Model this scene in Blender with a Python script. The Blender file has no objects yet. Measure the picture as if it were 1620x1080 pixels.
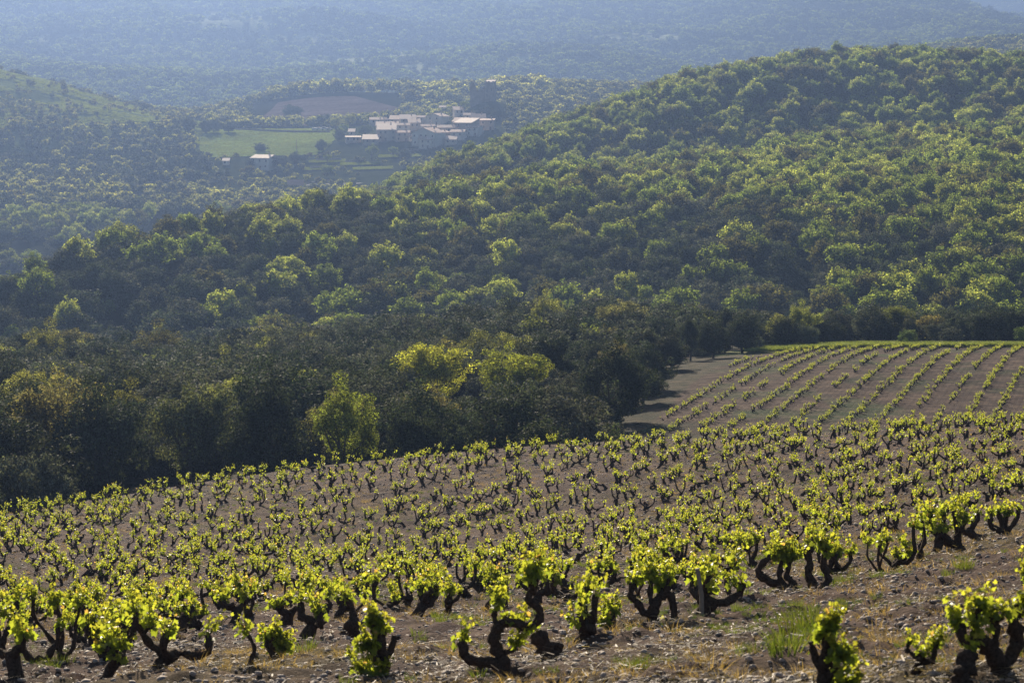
import bpy, math, random
import numpy as np
from mathutils import Vector

R = math.radians
scene = bpy.context.scene
COL = scene.collection

# ------------------------------------------------------------------ camera, sky, sun, exposure
F = 4500.0          # focal length in pixels of a 1620 px wide frame (100 mm lens)
CX, HY = 810.0, 120.0
cam_d = bpy.data.cameras.new("camera")
cam = bpy.data.objects.new("camera", cam_d)
COL.objects.link(cam)
scene.camera = cam
cam_d.lens = 100.0
cam_d.sensor_width = 36.0
cam_d.shift_y = -(540.0 - HY) / 1620.0
cam_d.clip_start = 0.5
cam_d.clip_end = 20000.0
cam.location = (0, 0, 0)
cam.rotation_euler = (R(90), 0, 0)
cam_d.dof.use_dof = True
cam_d.dof.focus_distance = 120.0
cam_d.dof.aperture_fstop = 6.3

SUN_EL, SUN_AZ = R(21), R(-10)
world = bpy.data.worlds.new("World")
scene.world = world
world.use_nodes = True
wn = world.node_tree.nodes
wn.clear()
sky = wn.new("ShaderNodeTexSky")
sky.sky_type = 'NISHITA'
sky.sun_disc = False
sky.sun_elevation = SUN_EL
sky.sun_rotation = SUN_AZ
sky.dust_density = 1.5
bg = wn.new("ShaderNodeBackground")
bg.inputs[1].default_value = 0.05
wo = wn.new("ShaderNodeOutputWorld")
world.node_tree.links.new(sky.outputs[0], bg.inputs[0])
world.node_tree.links.new(bg.outputs[0], wo.inputs[0])

sd = bpy.data.lights.new("sun", 'SUN')
sd.energy = 5.0
sd.angle = R(0.5)
sd.color = (1.0, 0.86, 0.66)
sun = bpy.data.objects.new("sun", sd)
COL.objects.link(sun)
S = Vector((math.sin(SUN_AZ) * math.cos(SUN_EL), math.cos(SUN_AZ) * math.cos(SUN_EL), math.sin(SUN_EL)))
sun.rotation_euler = S.to_track_quat('Z', 'Y').to_euler()

scene.view_settings.view_transform = 'Standard'
scene.view_settings.look = 'None'
scene.view_settings.exposure = 1.35
scene.view_settings.gamma = 1.0
scene.render.engine = 'CYCLES'
cy = scene.cycles
cy.max_bounces = 6
cy.diffuse_bounces = 2
cy.glossy_bounces = 2
cy.transmission_bounces = 4
cy.volume_bounces = 0
cy.transparent_max_bounces = 8
cy.use_denoising = True
cy.adaptive_threshold = 0.004
cy.caustics_reflective = False
cy.caustics_refractive = False
cy.sample_clamp_indirect = 6.0

HAZE_DENSITY = 0.00027
HAZE_COLOR = (0.077, 0.119, 0.228)
HAZE_ANISO = 0.7

# ------------------------------------------------------------------ noise
def _hash(ix, iy, seed):
    h = (ix.astype(np.int64) * 374761393 + iy.astype(np.int64) * 668265263 + seed * 974711) & 0x7fffffff
    h = (h ^ (h >> 13)) * 1274126177 & 0x7fffffff
    return ((h ^ (h >> 16)) & 0xffff) / 65535.0

def vnoise(x, y, seed=0):
    x = np.asarray(x, float); y = np.asarray(y, float)
    ix, iy = np.floor(x), np.floor(y)
    fx, fy = x - ix, y - iy
    fx = fx * fx * (3 - 2 * fx); fy = fy * fy * (3 - 2 * fy)
    a = _hash(ix, iy, seed); b = _hash(ix + 1, iy, seed)
    c = _hash(ix, iy + 1, seed); d = _hash(ix + 1, iy + 1, seed)
    return (a * (1 - fx) + b * fx) * (1 - fy) + (c * (1 - fx) + d * fx) * fy

def fbm(x, y, seed=0, octv=4):
    t, a, s = 0.0, 1.0, 0.0
    for i in range(octv):
        t = t + a * vnoise(x * 2 ** i, y * 2 ** i, seed + i * 17)
        s += a; a *= 0.5
    return t / s * 2 - 1

def sstep(a, b, x):
    t = np.clip((np.asarray(x, float) - a) / (b - a), 0, 1)
    return t * t * (3 - 2 * t)

# ------------------------------------------------------------------ the lie of the land
PK = np.array([-400, 0, 180, 350, 500, 700, 860, 1060, 1340, 1620, 2000], float)
def zpy(py, D, off=0.0):
    return -(np.array(py, float) - HY) / F * np.array(D, float) + off
def full(v):
    return np.full(len(PK), float(v))
LINES = []
LINES.append((full(2), full(-1.75)))
LINES.append((full(12), full(-3.3)))
for D, py in ((28, [1150, 1130, 1120, 1108, 1100, 1088, 1077, 1062, 1040, 1020, 1000]),
              (46, [1040, 1028, 1020, 1012, 1005, 997, 985, 963, 928, 893, 860]),
              (75, [975, 960, 950, 935, 925, 915, 902, 880, 845, 815, 785]),
              (120, [868, 862, 860, 858, 856, 850, 838, 803, 755, 720, 690]),
              (165, [850, 815, 786, 758, 738, 718, 704, 695, 683, 670, 660])):
    LINES.append((full(D), zpy(py, full(D))))
LINES.append((full(195), np.array([-33, -30.8, -29.5, -29, -28.6, -28, -27.6, -27.2, -27, -26.8, -26.5])))
LINES.append((full(235), np.array([-36, -33.5, -32.6, -32.4, -31.6, -30.8, -30, -28.9, -28.6, -28.6, -28.6])))
LINES.append((full(285), np.array([-39, -37, -36.6, -36.2, -35.5, -33.6, -32, -30.0, -29.2, -29.2, -29.2])))
LINES.append((full(335), np.array([-41, -40.5, -40.5, -40, -39, -36.5, -35, -33.2, -31.9, -31.9, -31.9])))
LINES.append((full(400), np.array([-45, -44, -44, -43.5, -42.5, -39.5, -37.5, -37, -39, -40, -40])))
LINES.append((full(470), np.array([-62, -62, -62, -61, -60, -58, -57, -57, -56, -55, -55])))
LINES.append((full(540), np.array([-57, -56, -56, -56, -55, -54, -52, -50, -48, -47, -46])))
D = np.array([580, 600, 640, 700, 740, 790, 830, 880, 930, 960, 980], float)
LINES.append((D, zpy([480, 445, 382, 345, 325, 302, 268, 243, 225, 215, 210], D, -6)))
D = np.array([700, 720, 760, 820, 860, 900, 930, 970, 1010, 1040, 1060], float)
LINES.append((D, np.array([-76, -75, -72, -70, -65, -58, -52, -45, -34, -25, -19])))
D = np.array([900, 920, 950, 1000, 1020, 1060, 1100, 1150, 1230, 1250, 1260], float)
LINES.append((D, np.array([-84, -84, -80, -72, -60, -36, -21.4, -6, 6.3, 1.8, 1])))
D = np.array([1150, 1180, 1200, 1230, 1250, 1290, 1330, 1380, 1450, 1480, 1500], float)
LINES.append((D, np.array([-76, -76, -73, -69, -66, -66, -58, -50, -40, -35, -35])))
D = np.array([1380, 1380, 1380, 1390, 1400, 1420, 1450, 1500, 1600, 1620, 1640], float)
LINES.append((D, np.array([-64, -65, -65, -64, -63, -66, -66, -62, -56, -52, -50])))
D = np.array([1480, 1480, 1480, 1490, 1500, 1510, 1530, 1580, 1700, 1740, 1760], float)
LINES.append((D, np.array([-60, -59, -59.8, -59.6, -55, -52, -48, -48, -45, -42, -40])))
D = np.array([1570, 1570, 1570, 1580, 1580, 1590, 1610, 1680, 1800, 1850, 1860], float)
LINES.append((D, np.array([-53, -51.6, -52.3, -46.3, -45.6, -42.4, -34, -36, -35, -32, -30])))
D = np.array([1640, 1640, 1640, 1640, 1640, 1640, 1660, 1750, 1900, 1950, 1960], float)
LINES.append((D, np.array([-30, -34.6, -40.8, -42.3, -38.6, -33.5, -26, -28, -25, -22, -20])))
D = np.array([1740, 1740, 1740, 1740, 1740, 1740, 1740, 1850, 2050, 2100, 2100], float)
LINES.append((D, np.array([-5, -15.5, -27, -33.6, -33.3, -29.4, -22.4, -22, -18, -10, -8])))
D = np.array([1900, 1900, 1880, 1850, 1850, 1850, 1850, 1980, 2200, 2250, 2250], float)
LINES.append((D, np.array([25, 4.5, -18.5, -33, -32, -27, -16, -12, 0, 15, 20])))
D = np.array([2120, 2120, 2120, 2120, 2120, 2120, 2120, 2150, 2350, 2400, 2400], float)
LINES.append((D, np.array([-10, -28, -44, -25, -11, -13, -8, -10, 2, 17, 20])))
D = np.array([2300, 2300, 2300, 2280, 2280, 2280, 2300, 2350, 2650, 2700, 2700], float)
LINES.append((D, np.array([-45, -55, -60, -52, -40, -38, -22, -18, 0, 8, 10])))
D = np.array([2900, 2900, 2900, 2900, 2900, 2900, 2900, 2900, 3100, 3100, 3100], float)
LINES.append((D, np.array([8, 2, -8, -12, -11, -6, -5, -6, 12, 24, 30])))
D = np.array([3900, 3900, 3900, 3900, 3900, 3900, 3900, 3900, 3900, 3900, 3900], float)
LINES.append((D, np.array([52, 50, 42, 36, 40, 36, 28, 36, 70, 50, 50])))
D = full(5200)
LINES.append((D, np.array([150, 142, 136, 132, 132, 136, 140, 150, 140, 85, 80])))
LINES.append((full(6600), np.array([200, 195, 190, 186, 186, 190, 195, 195, 130, 75, 70])))
LINES.append((full(9500), full(285)))
LINES.append((full(12500), full(300)))

LINES = [(np.asarray(a, float), np.asarray(b, float)) for a, b in LINES]
PXG = np.arange(-800, 2421, 20.0)
DG = np.exp(np.linspace(math.log(2), math.log(12400), 700))

def pchip(xk, yk, x):
    h = np.diff(xk); d = np.diff(yk) / h
    m = np.zeros(len(xk))
    m[0], m[-1] = d[0], d[-1]
    for i in range(1, len(xk) - 1):
        if d[i - 1] * d[i] > 0:
            w1, w2 = 2 * h[i] + h[i - 1], h[i] + 2 * h[i - 1]
            m[i] = (w1 + w2) / (w1 / d[i - 1] + w2 / d[i])
    k = np.clip(np.searchsorted(xk, x) - 1, 0, len(h) - 1)
    t = (x - xk[k]) / h[k]
    return ((1 + 2 * t) * (1 - t) ** 2 * yk[k] + t * (1 - t) ** 2 * h[k] * m[k]
            + t * t * (3 - 2 * t) * yk[k + 1] + t * t * (t - 1) * h[k] * m[k + 1])

TAB = np.zeros((len(PXG), len(DG)))
for i, p in enumerate(PXG):
    xk = np.array([np.interp(p, PK, a) for a, _ in LINES])
    zk = np.array([np.interp(p, PK, b) for _, b in LINES])
    TAB[i] = pchip(xk, zk, DG)
for _ in range(6):
    TAB[1:-1] = 0.25 * TAB[:-2] + 0.5 * TAB[1:-1] + 0.25 * TAB[2:]
LOGD0, LOGDS = math.log(2), (math.log(12400) - math.log(2)) / 699

def zsmooth(x, y):
    y = np.maximum(np.asarray(y, float), 2.001)
    px = np.clip(CX + F * np.asarray(x, float) / y, PXG[0], PXG[-1] - 0.01)
    a = (px - PXG[0]) / 20.0
    b = np.clip((np.log(y) - LOGD0) / LOGDS, 0, 698.99)
    i, j = a.astype(int), b.astype(int)
    fa, fb = a - i, b - j
    return ((TAB[i, j] * (1 - fa) + TAB[i + 1, j] * fa) * (1 - fb)
            + (TAB[i, j + 1] * (1 - fa) + TAB[i + 1, j + 1] * fa) * fb)

CASTLE_PX, CASTLE_D = 772.0, 1722.0
CASTLE_X = (CASTLE_PX - CX) / F * CASTLE_D
def zf(x, y):
    x = np.asarray(x, float); y = np.asarray(y, float)
    z = zsmooth(x, y)
    mid = sstep(480, 620, y) * (1 - sstep(1150, 1350, y))
    z = z + mid * (fbm(x / 90, y / 110, 3, 3) * 5.5)
    far = sstep(1950, 2600, y)
    z = z + far * ((fbm(x / 520, y / 640, 9, 4) * (26 + 34 * sstep(2700, 3600, y)) - (16 + 34 * sstep(2700, 3600, y)) * np.abs(fbm(x / 400, y / 800, 19, 3)) + 6 + 9 * sstep(2700, 3600, y)))
    lefth = sstep(1500, 1620, y) * (1 - sstep(1900, 2100, y)) * (1 - sstep(-190, -150, x))
    z = z + lefth * fbm(x / 60, y / 80, 21, 3) * 4
    z = z + 11.5 * np.exp(-(((x - CASTLE_X) / 20) ** 2 + ((y - CASTLE_D) / 30) ** 2))
    nv = 1 - sstep(165, 185, y)
    z = z + nv * (fbm(x / 3.1, y / 3.1, 31, 3) * 0.06)
    return z

def clod(x, y):
    near = 1 - sstep(120, 175, y)
    return near * (np.maximum(fbm(x / 1.25, y / 1.25, 45, 4), -0.1) * 0.16 + fbm(x / 0.6, y / 0.6, 41, 3) * 0.085 + np.maximum(fbm(x / 0.27, y / 0.27, 51, 2), 0) * 0.10)

_DS = np.concatenate([np.arange(8, 60, 0.05), np.arange(60, 480, 0.25), np.arange(480, 5600, 1.0)])
def hit(px, py, dmin=8.0):
    """ground point seen at a photo position"""
    x = (px - CX) / F * _DS
    zr = -(py - HY) / F * _DS
    g = zf(x, _DS)
    k = np.nonzero((g >= zr) & (_DS >= dmin))[0]
    k = k[0] if len(k) else len(_DS) - 1
    return float(x[k]), float(_DS[k]), float(g[k])

# ------------------------------------------------------------------ mesh helpers
def mesh_np(name, V, polys, mats=(), col=None, smooth=False, attrs=None, mat_idx=None):
    """polys: list of (n,k) int arrays"""
    me = bpy.data.meshes.new(name)
    V = np.asarray(V, np.float32)
    polys = [np.asarray(p, np.int32) for p in polys if len(p)]
    me.vertices.add(len(V))
    me.vertices.foreach_set("co", V.ravel())
    if polys:
        loops = np.concatenate([p.ravel() for p in polys])
        tot = np.concatenate([np.full(len(p), p.shape[1], np.int32) for p in polys])
        st = np.concatenate([[0], np.cumsum(tot)[:-1]]).astype(np.int32)
        me.loops.add(len(loops))
        me.loops.foreach_set("vertex_index", loops)
        me.polygons.add(len(tot))
        me.polygons.foreach_set("loop_start", st)
        me.polygons.foreach_set("loop_total", tot)
        if smooth:
            me.polygons.foreach_set("use_smooth", np.ones(len(tot), bool))
        if mat_idx is not None:
            me.polygons.foreach_set("material_index", np.asarray(mat_idx, np.int32))
    for m in mats:
        me.materials.append(m)
    if col is not None:
        a = me.attributes.new("Col", 'FLOAT_COLOR', 'POINT')
        c = np.ones((len(V), 4), np.float32); c[:, :3] = col
        a.data.foreach_set("color", c.ravel())
    for k, v in (attrs or {}).items():
        v = np.asarray(v)
        if v.ndim == 2:
            a = me.attributes.new(k, 'FLOAT_COLOR', 'POINT')
            c = np.ones((len(V), 4), np.float32); c[:, :3] = v
            a.data.foreach_set("color", c.ravel())
        elif v.dtype.kind == 'i':
            a = me.attributes.new(k, 'INT', 'POINT')
            a.data.foreach_set("value", v.astype(np.int32))
        else:
            a = me.attributes.new(k, 'FLOAT', 'POINT')
            a.data.foreach_set("value", v.astype(np.float32))
    me.update(calc_edges=True)
    return me

def obj(name, data, parent=None, loc=None):
    o = bpy.data.objects.new(name, data)
    COL.objects.link(o)
    if parent is not None:
        o.parent = parent
    if loc is not None:
        o.location = loc
    return o

def tag(o, label=None, cat=None, group=None, kind=None):
    if label: o["label"] = label
    if cat: o["category"] = cat
    if group: o["group"] = group
    if kind: o["kind"] = kind
    return o

def thing(name, loc, label, cat, group=None, rz=0.0, sc=1.0):
    o = bpy.data.objects.new(name, None)
    o.empty_display_size = 0.2
    COL.objects.link(o)
    o.location = loc
    o.rotation_euler = (0, 0, rz)
    o.scale = (sc, sc, sc) if not isinstance(sc, (tuple, list)) else sc
    return tag(o, label, cat, group)

class MB:
    def __init__(self):
        self.v, self.f = [], []
    def add(self, V, Fs):
        n = len(self.v)
        self.v.extend([tuple(p) for p in V])
        self.f.extend([tuple(i + n for i in f) for f in Fs])
    def box(self, c, s, rz=0.0):
        cx, cy_, cz = c; sx, sy, sz = s[0] / 2, s[1] / 2, s[2] / 2
        ca, sa = math.cos(rz), math.sin(rz)
        P = []
        for dz in (-sz, sz):
            for dx, dy in ((-sx, -sy), (sx, -sy), (sx, sy), (-sx, sy)):
                P.append((cx + dx * ca - dy * sa, cy_ + dx * sa + dy * ca, cz + dz))
        self.add(P, [(3, 2, 1, 0), (4, 5, 6, 7), (0, 1, 5, 4), (1, 2, 6, 5), (2, 3, 7, 6), (3, 0, 4, 7)])
    def tube(self, pts, rad, n=7):
        V, Fs = tube_np(np.array(pts, float), np.array(rad, float), n)
        self.add(V, [tuple(f) for f in Fs])
        m = len(pts)
        self.f.append(tuple(len(self.v) - n + i for i in range(n)))
    def build(self, name, mat, parent=None, smooth=False):
        me = bpy.data.meshes.new(name)
        me.from_pydata(self.v, [], self.f)
        me.materials.append(mat)
        if smooth:
            for p in me.polygons: p.use_smooth = True
        me.update()
        return obj(name, me, parent)

def tube_np(P, rad, n=7, rough=0.0, rng=None):
    m = len(P)
    T = np.gradient(P, axis=0)
    T /= np.linalg.norm(T, axis=1)[:, None] + 1e-9
    ref = np.array([0.31, 0.77, 0.2]); ref /= np.linalg.norm(ref)
    U = np.cross(T, ref); U /= np.linalg.norm(U, axis=1)[:, None] + 1e-9
    W = np.cross(T, U)
    a = np.arange(n) / n * 2 * math.pi
    r = np.repeat(rad[:, None], n, 1)
    if rough and rng is not None:
        r = r * (1 + rng.normal(0, rough, (m, n)))
    V = P[:, None, :] + r[:, :, None] * (np.cos(a)[None, :, None] * U[:, None, :] + np.sin(a)[None, :, None] * W[:, None, :])
    i = np.arange(m - 1)[:, None] * n
    j = np.arange(n)[None, :]; k = (j + 1) % n
    Fq = np.stack([i + j, i + k, i + n + k, i + n + j], -1).reshape(-1, 4)
    return V.reshape(-1, 3), Fq

# ------------------------------------------------------------------ materials
def new_mat(name):
    m = bpy.data.materials.new(name)
    m.use_nodes = True
    m.node_tree.nodes.clear()
    return m, m.node_tree.nodes, m.node_tree.links

def N(nodes, t, **kw):
    n = nodes.new(t)
    for k, v in kw.items():
        setattr(n, k, v)
    return n

def mixrgb(nd, lk, fac, a, b, mode='MIX'):
    n = nd.new("ShaderNodeMix"); n.data_type = 'RGBA'; n.blend_type = mode
    for sock, v in ((n.inputs[0], fac), (n.inputs[6], a), (n.inputs[7], b)):
        if isinstance(v, (int, float)): sock.default_value = v
        elif isinstance(v, (tuple, list)): sock.default_value = (*v, 1.0)
        else: lk.new(v, sock)
    return n.outputs[2]

def noise_tex(nd, lk, scale, detail=4, vec=None, rough=0.6):
    n = nd.new("ShaderNodeTexNoise")
    n.inputs["Scale"].default_value = scale
    n.inputs["Detail"].default_value = detail
    n.inputs["Roughness"].default_value = rough
    if vec is not None: lk.new(vec, n.inputs["Vector"])
    return n

def ramp(nd, lk, src, stops):
    n = nd.new("ShaderNodeValToRGB")
    lk.new(src, n.inputs[0])
    e = n.color_ramp.elements
    while len(e) < len(stops): e.new(0.5)
    for q, (p, c) in zip(e, stops):
        q.position = p
        q.color = (*c, 1.0) if isinstance(c, (tuple, list)) else (c, c, c, 1.0)
    return n.outputs[0]

def pos(nd):
    return nd.new("ShaderNodeNewGeometry").outputs["Position"]

def leaf_mat(name, translucent, trans_tint, rough=0.5, spec=0.3, use_tint=True):
    m, nd, lk = new_mat(name)
    at = N(nd, "ShaderNodeAttribute", attribute_name="Col")
    c = at.outputs["Color"]
    if use_tint:
        ti = N(nd, "ShaderNodeAttribute", attribute_name="tint", attribute_type='INSTANCER')
        c = mixrgb(nd, lk, 1.0, c, ti.outputs["Color"], 'MULTIPLY')
    p = nd.new("ShaderNodeBsdfPrincipled")
    lk.new(c, p.inputs["Base Color"])
    p.inputs["Roughness"].default_value = rough
    p.inputs["Specular IOR Level"].default_value = spec
    t = nd.new("ShaderNodeBsdfTranslucent")
    lk.new(mixrgb(nd, lk, 1.0, c, trans_tint, 'MULTIPLY'), t.inputs["Color"])
    mx = nd.new("ShaderNodeMixShader")
    mx.inputs[0].default_value = translucent
    lk.new(p.outputs[0], mx.inputs[1]); lk.new(t.outputs[0], mx.inputs[2])
    o = nd.new("ShaderNodeOutputMaterial")
    lk.new(mx.outputs[0], o.inputs[0])
    return m

def simple_mat(name, c, c2, scale, rough=0.85, bump=0.0, spec=0.2):
    m, nd, lk = new_mat(name)
    tc = nd.new("ShaderNodeTexCoord")
    nz = noise_tex(nd, lk, scale, 5, tc.outputs["Object"])
    p = nd.new("ShaderNodeBsdfPrincipled")
    lk.new(mixrgb(nd, lk, ramp(nd, lk, nz.outputs[0], [(0.3, 0.0), (0.7, 1.0)]), c, c2), p.inputs["Base Color"])
    p.inputs["Roughness"].default_value = rough
    p.inputs["Specular IOR Level"].default_value = spec
    if bump:
        b = nd.new("ShaderNodeBump"); b.inputs["Strength"].default_value = bump; b.inputs["Distance"].default_value = 0.02
        lk.new(nz.outputs[0], b.inputs["Height"]); lk.new(b.outputs[0], p.inputs["Normal"])
    o = nd.new("ShaderNodeOutputMaterial")
    lk.new(p.outputs[0], o.inputs[0])
    return m

M_EVER = leaf_mat("evergreen_leaf", 0.24, (1.4, 1.45, 0.85), 0.75, 0.03)
M_SPRING = leaf_mat("spring_leaf", 0.52, (1.75, 1.75, 0.7), 0.8, 0.05)
M_VINELEAF = leaf_mat("vine_leaf", 0.62, (2.75, 2.4, 1.0), 0.45, 0.35, use_tint=False)
M_GRASS = leaf_mat("grass_blade", 0.45, (1.5, 1.5, 0.6), 0.6, 0.2)
M_VINEWOOD = simple_mat("vine_bark", (0.018, 0.012, 0.009), (0.10, 0.068, 0.05), 38.0, 0.95, 1.0, 0.1)
M_BARK = simple_mat("tree_bark", (0.05, 0.04, 0.03), (0.11, 0.09, 0.07), 6.0, 0.95, 0.6, 0.1)
M_STONE = simple_mat("stone", (0.12, 0.088, 0.072), (0.46, 0.38, 0.33), 9.0, 0.8, 0.3, 0.3)
M_STAKE = simple_mat("weathered_wood", (0.16, 0.13, 0.11), (0.28, 0.24, 0.2), 12.0, 0.9, 0.4)
M_STRAW = simple_mat("straw", (0.34, 0.24, 0.15), (0.5, 0.4, 0.28), 5.0, 0.8)

def soil_mat():
    m, nd, lk = new_mat("vineyard_soil")
    P = pos(nd)
    at = N(nd, "ShaderNodeAttribute", attribute_name="Col")
    fu = N(nd, "ShaderNodeAttribute", attribute_name="furrow")
    n1 = noise_tex(nd, lk, 0.6, 5, P)
    n2 = noise_tex(nd, lk, 7.0, 6, P, 0.7)
    c = mixrgb(nd, lk, 1.0, at.outputs["Color"], ramp(nd, lk, n2.outputs[0], [(0.3, 0.45), (0.62, 1.3)]), 'MULTIPLY')
    c = mixrgb(nd, lk, ramp(nd, lk, n1.outputs[0], [(0.45, 0.0), (0.75, 0.55)]), c, (0.20, 0.14, 0.10), 'MIX')
    vo = N(nd, "ShaderNodeTexVoronoi"); vo.inputs["Scale"].default_value = 11.0
    lk.new(P, vo.inputs["Vector"])
    peb = ramp(nd, lk, vo.outputs["Distance"], [(0.1, 1.0), (0.22, 0.0)])
    pn = noise_tex(nd, lk, 2.2, 3, P)
    pm = nd.new("ShaderNodeMath"); pm.operation = 'MULTIPLY'
    lk.new(peb, pm.inputs[0]); lk.new(ramp(nd, lk, pn.outputs[0], [(0.42, 0.0), (0.6, 0.8)]), pm.inputs[1])
    c = mixrgb(nd, lk, pm.outputs[0], c, (0.38, 0.34, 0.31))
    p = nd.new("ShaderNodeBsdfPrincipled")
    lk.new(c, p.inputs["Base Color"])
    p.inputs["Roughness"].default_value = 0.95
    p.inputs["Specular IOR Level"].default_value = 0.02
    ad = nd.new("ShaderNodeMath"); ad.operation = 'MULTIPLY_ADD'
    lk.new(peb, ad.inputs[0]); ad.inputs[1].default_value = 0.3; lk.new(n2.outputs[0], ad.inputs[2])
    sn = nd.new("ShaderNodeMath"); sn.operation = 'SINE'
    lk.new(fu.outputs["Fac"], sn.inputs[0])
    ad2 = nd.new("ShaderNodeMath"); ad2.operation = 'MULTIPLY_ADD'
    lk.new(sn.outputs[0], ad2.inputs[0]); ad2.inputs[1].default_value = 0.15; lk.new(ad.outputs[0], ad2.inputs[2])
    b = nd.new("ShaderNodeBump"); b.inputs["Strength"].default_value = 0.9; b.inputs["Distance"].default_value = 0.08
    lk.new(ad2.outputs[0], b.inputs["Height"]); lk.new(b.outputs[0], p.inputs["Normal"])
    o = nd.new("ShaderNodeOutputMaterial"); lk.new(p.outputs[0], o.inputs[0])
    return m
M_SOIL = soil_mat()

def land_mat(name, scale):
    m, nd, lk = new_mat(name)
    P = pos(nd)
    at = N(nd, "ShaderNodeAttribute", attribute_name="Col")
    n2 = noise_tex(nd, lk, scale, 6, P, 0.7)
    n3 = noise_tex(nd, lk, scale * 0.12, 4, P, 0.6)
    c = mixrgb(nd, lk, 1.0, at.outputs["Color"], ramp(nd, lk, n2.outputs[0], [(0.3, 0.55), (0.7, 1.4)]), 'MULTIPLY')
    c = mixrgb(nd, lk, 1.0, c, ramp(nd, lk, n3.outputs[0], [(0.3, 0.75), (0.7, 1.2)]), 'MULTIPLY')
    p = nd.new("ShaderNodeBsdfPrincipled")
    lk.new(c, p.inputs["Base Color"])
    p.inputs["Roughness"].default_value = 0.95
    p.inputs["Specular IOR Level"].default_value = 0.0
    b = nd.new("ShaderNodeBump"); b.inputs["Strength"].default_value = 0.8; b.inputs["Distance"].default_value = 0.4
    lk.new(n2.outputs[0], b.inputs["Height"]); lk.new(b.outputs[0], p.inputs["Normal"])
    o = nd.new("ShaderNodeOutputMaterial"); lk.new(p.outputs[0], o.inputs[0])
    return m
M_LAND = land_mat("rough_land", 0.9)
M_FIELD = land_mat("field_land", 0.35)

# ------------------------------------------------------------------ rows of the vineyards
TH = R(20.0)
RD = np.array([math.sin(TH), math.cos(TH)]); RN = np.array([-math.cos(TH), math.sin(TH)])
R0 = np.array([3.07, 46.0])
TH2 = R(13.0)
RD2 = np.array([math.sin(TH2), math.cos(TH2)]); RN2 = np.array([-math.cos(TH2), math.sin(TH2)])
R02 = np.array([12.5, 250.0])

def in_second(x, y, m=0.0):
    """inside the second vineyard (m > 0: a margin beyond its border)"""
    px = CX + F * x / np.maximum(y, 1)
    b = np.interp(y, [205, 228, 250, 275, 300, 320, 337], [972, 1006, 1054, 1096, 1147, 1197, 1242])
    return (y > 205 - m) & (y < 338 + m) & (px > b - m * F / np.maximum(y, 1))

# ------------------------------------------------------------------ ground
def geo(a, b, r):
    n = max(2, int(math.log(b / a) / math.log(r)))
    return list(np.exp(np.linspace(math.log(a), math.log(b), n + 1)))
def far_clear(x, y):
    """open fields on the mountainside, with hedges left between them"""
    px = CX + F * x / y; py = HY - F * zf(x, y) / y
    out = np.zeros(np.shape(x), bool)
    wob = fbm(px / 40, py / 7, 181, 4)
    for a, b_, c_, d_ in ((365, 36, 80, 14), (470, 62, 60, 7), (570, 100, 105, 11), (690, 112, 70, 9), (640, 84, 60, 6), (250, 74, 55, 7), (1000, 60, 70, 7), (820, 96, 50, 6), (1540, 88, 80, 5), (120, 60, 70, 6)):
        out |= ((px - a) / c_) ** 2 + ((py - b_) / d_) ** 2 < 1 + wob * 0.8
    hedge = np.mod(py + 3 * wob, 9.0) < 1.6
    return out & ~hedge & (y > 2150)

def ground(name, rows, ncol, wfac, woff, mat, kind="structure", clods=False):
    rows = np.array(rows)
    s = np.linspace(-1, 1, ncol)
    Y = np.repeat(rows[:, None], ncol, 1)
    X = s[None, :] * (wfac * rows[:, None] + woff)
    x, y = X.ravel(), Y.ravel()
    z = zf(x, y)
    if clods: z = z + clod(x, y)
    px = CX + F * x / np.maximum(y, 1)
    col = np.zeros((len(x), 3))
    forest = np.array([0.022, 0.025, 0.013])
    soil = np.array([0.060, 0.041, 0.036])
    col[:] = forest
    w = (1 - sstep(168, 174, y))[:, None]
    col = col * (1 - w) + soil * w
    pat = np.clip(fbm(x / 4.5, y / 6.0, 201, 4) * 1.8, -0.6, 1)[:, None]
    col = col * (1 + w * 0.35 * pat)
    wd_ = np.clip(fbm(x / 3.0, y / 5.0, 205, 4) * 2.6 - 0.45, 0, 1)[:, None] * w
    col = col * (1 - 0.7 * wd_) + np.array([0.07, 0.062, 0.028]) * 0.7 * wd_
    i2 = in_second(x, y)[:, None]
    col = np.where(i2, np.array([0.034, 0.021, 0.018]) * (1 + 0.5 * fbm(x / 9, y / 14, 71, 3))[:, None]
                   + np.array([-0.02, 0.012, -0.01]) * np.clip(fbm(x / 5, y / 9, 73, 3) * 2.2, 0, 1)[:, None], col)
    edge = (in_second(x, y, 8.0) & (y > 331) & (y < 347))[:, None]
    col = np.where(edge, np.array([0.12, 0.145, 0.045]), col)
    # open scrub and grass further off
    g = np.array([0.12, 0.15, 0.055])
    left = (sstep(1520, 1640, y) * (1 - sstep(1950, 2100, y)) * (1 - sstep(300, 360, px)))[:, None]
    col = col * (1 - left) + g * left * (1 + 0.5 * fbm(x / 25, y / 25, 77, 3))[:, None]
    vg = (sstep(1440, 1480, y) * (1 - sstep(1770, 1790, y)) * sstep(310, 330, px) * (1 - sstep(810, 830, px)))[:, None]
    col = col * (1 - vg) + np.array([0.048, 0.06, 0.028]) * vg
    farm = far_clear(x, np.maximum(y, 3))[:, None]
    col = col * (1 - farm) + np.array([0.34, 0.36, 0.2]) * farm
    t1 = (x - R0[0]) * RN[0] + (y - R0[1]) * RN[1]
    t2 = (x - R02[0]) * RN2[0] + (y - R02[1]) * RN2[1]
    fur = np.where(i2[:, 0], t2 * 2 * math.pi / 0.55, 0.0)
    nr = len(rows)
    i = np.arange(nr - 1)[:, None] * ncol; j = np.arange(ncol - 1)[None, :]
    Q = np.stack([i + j, i + j + 1, i + ncol + j + 1, i + ncol + j], -1).reshape(-1, 4)
    me = mesh_np(name, np.stack([x, y, z], 1), [Q], [mat], np.clip(col, 0, 1), True, {"furrow": fur})
    return tag(obj(name, me), kind=kind)

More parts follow.
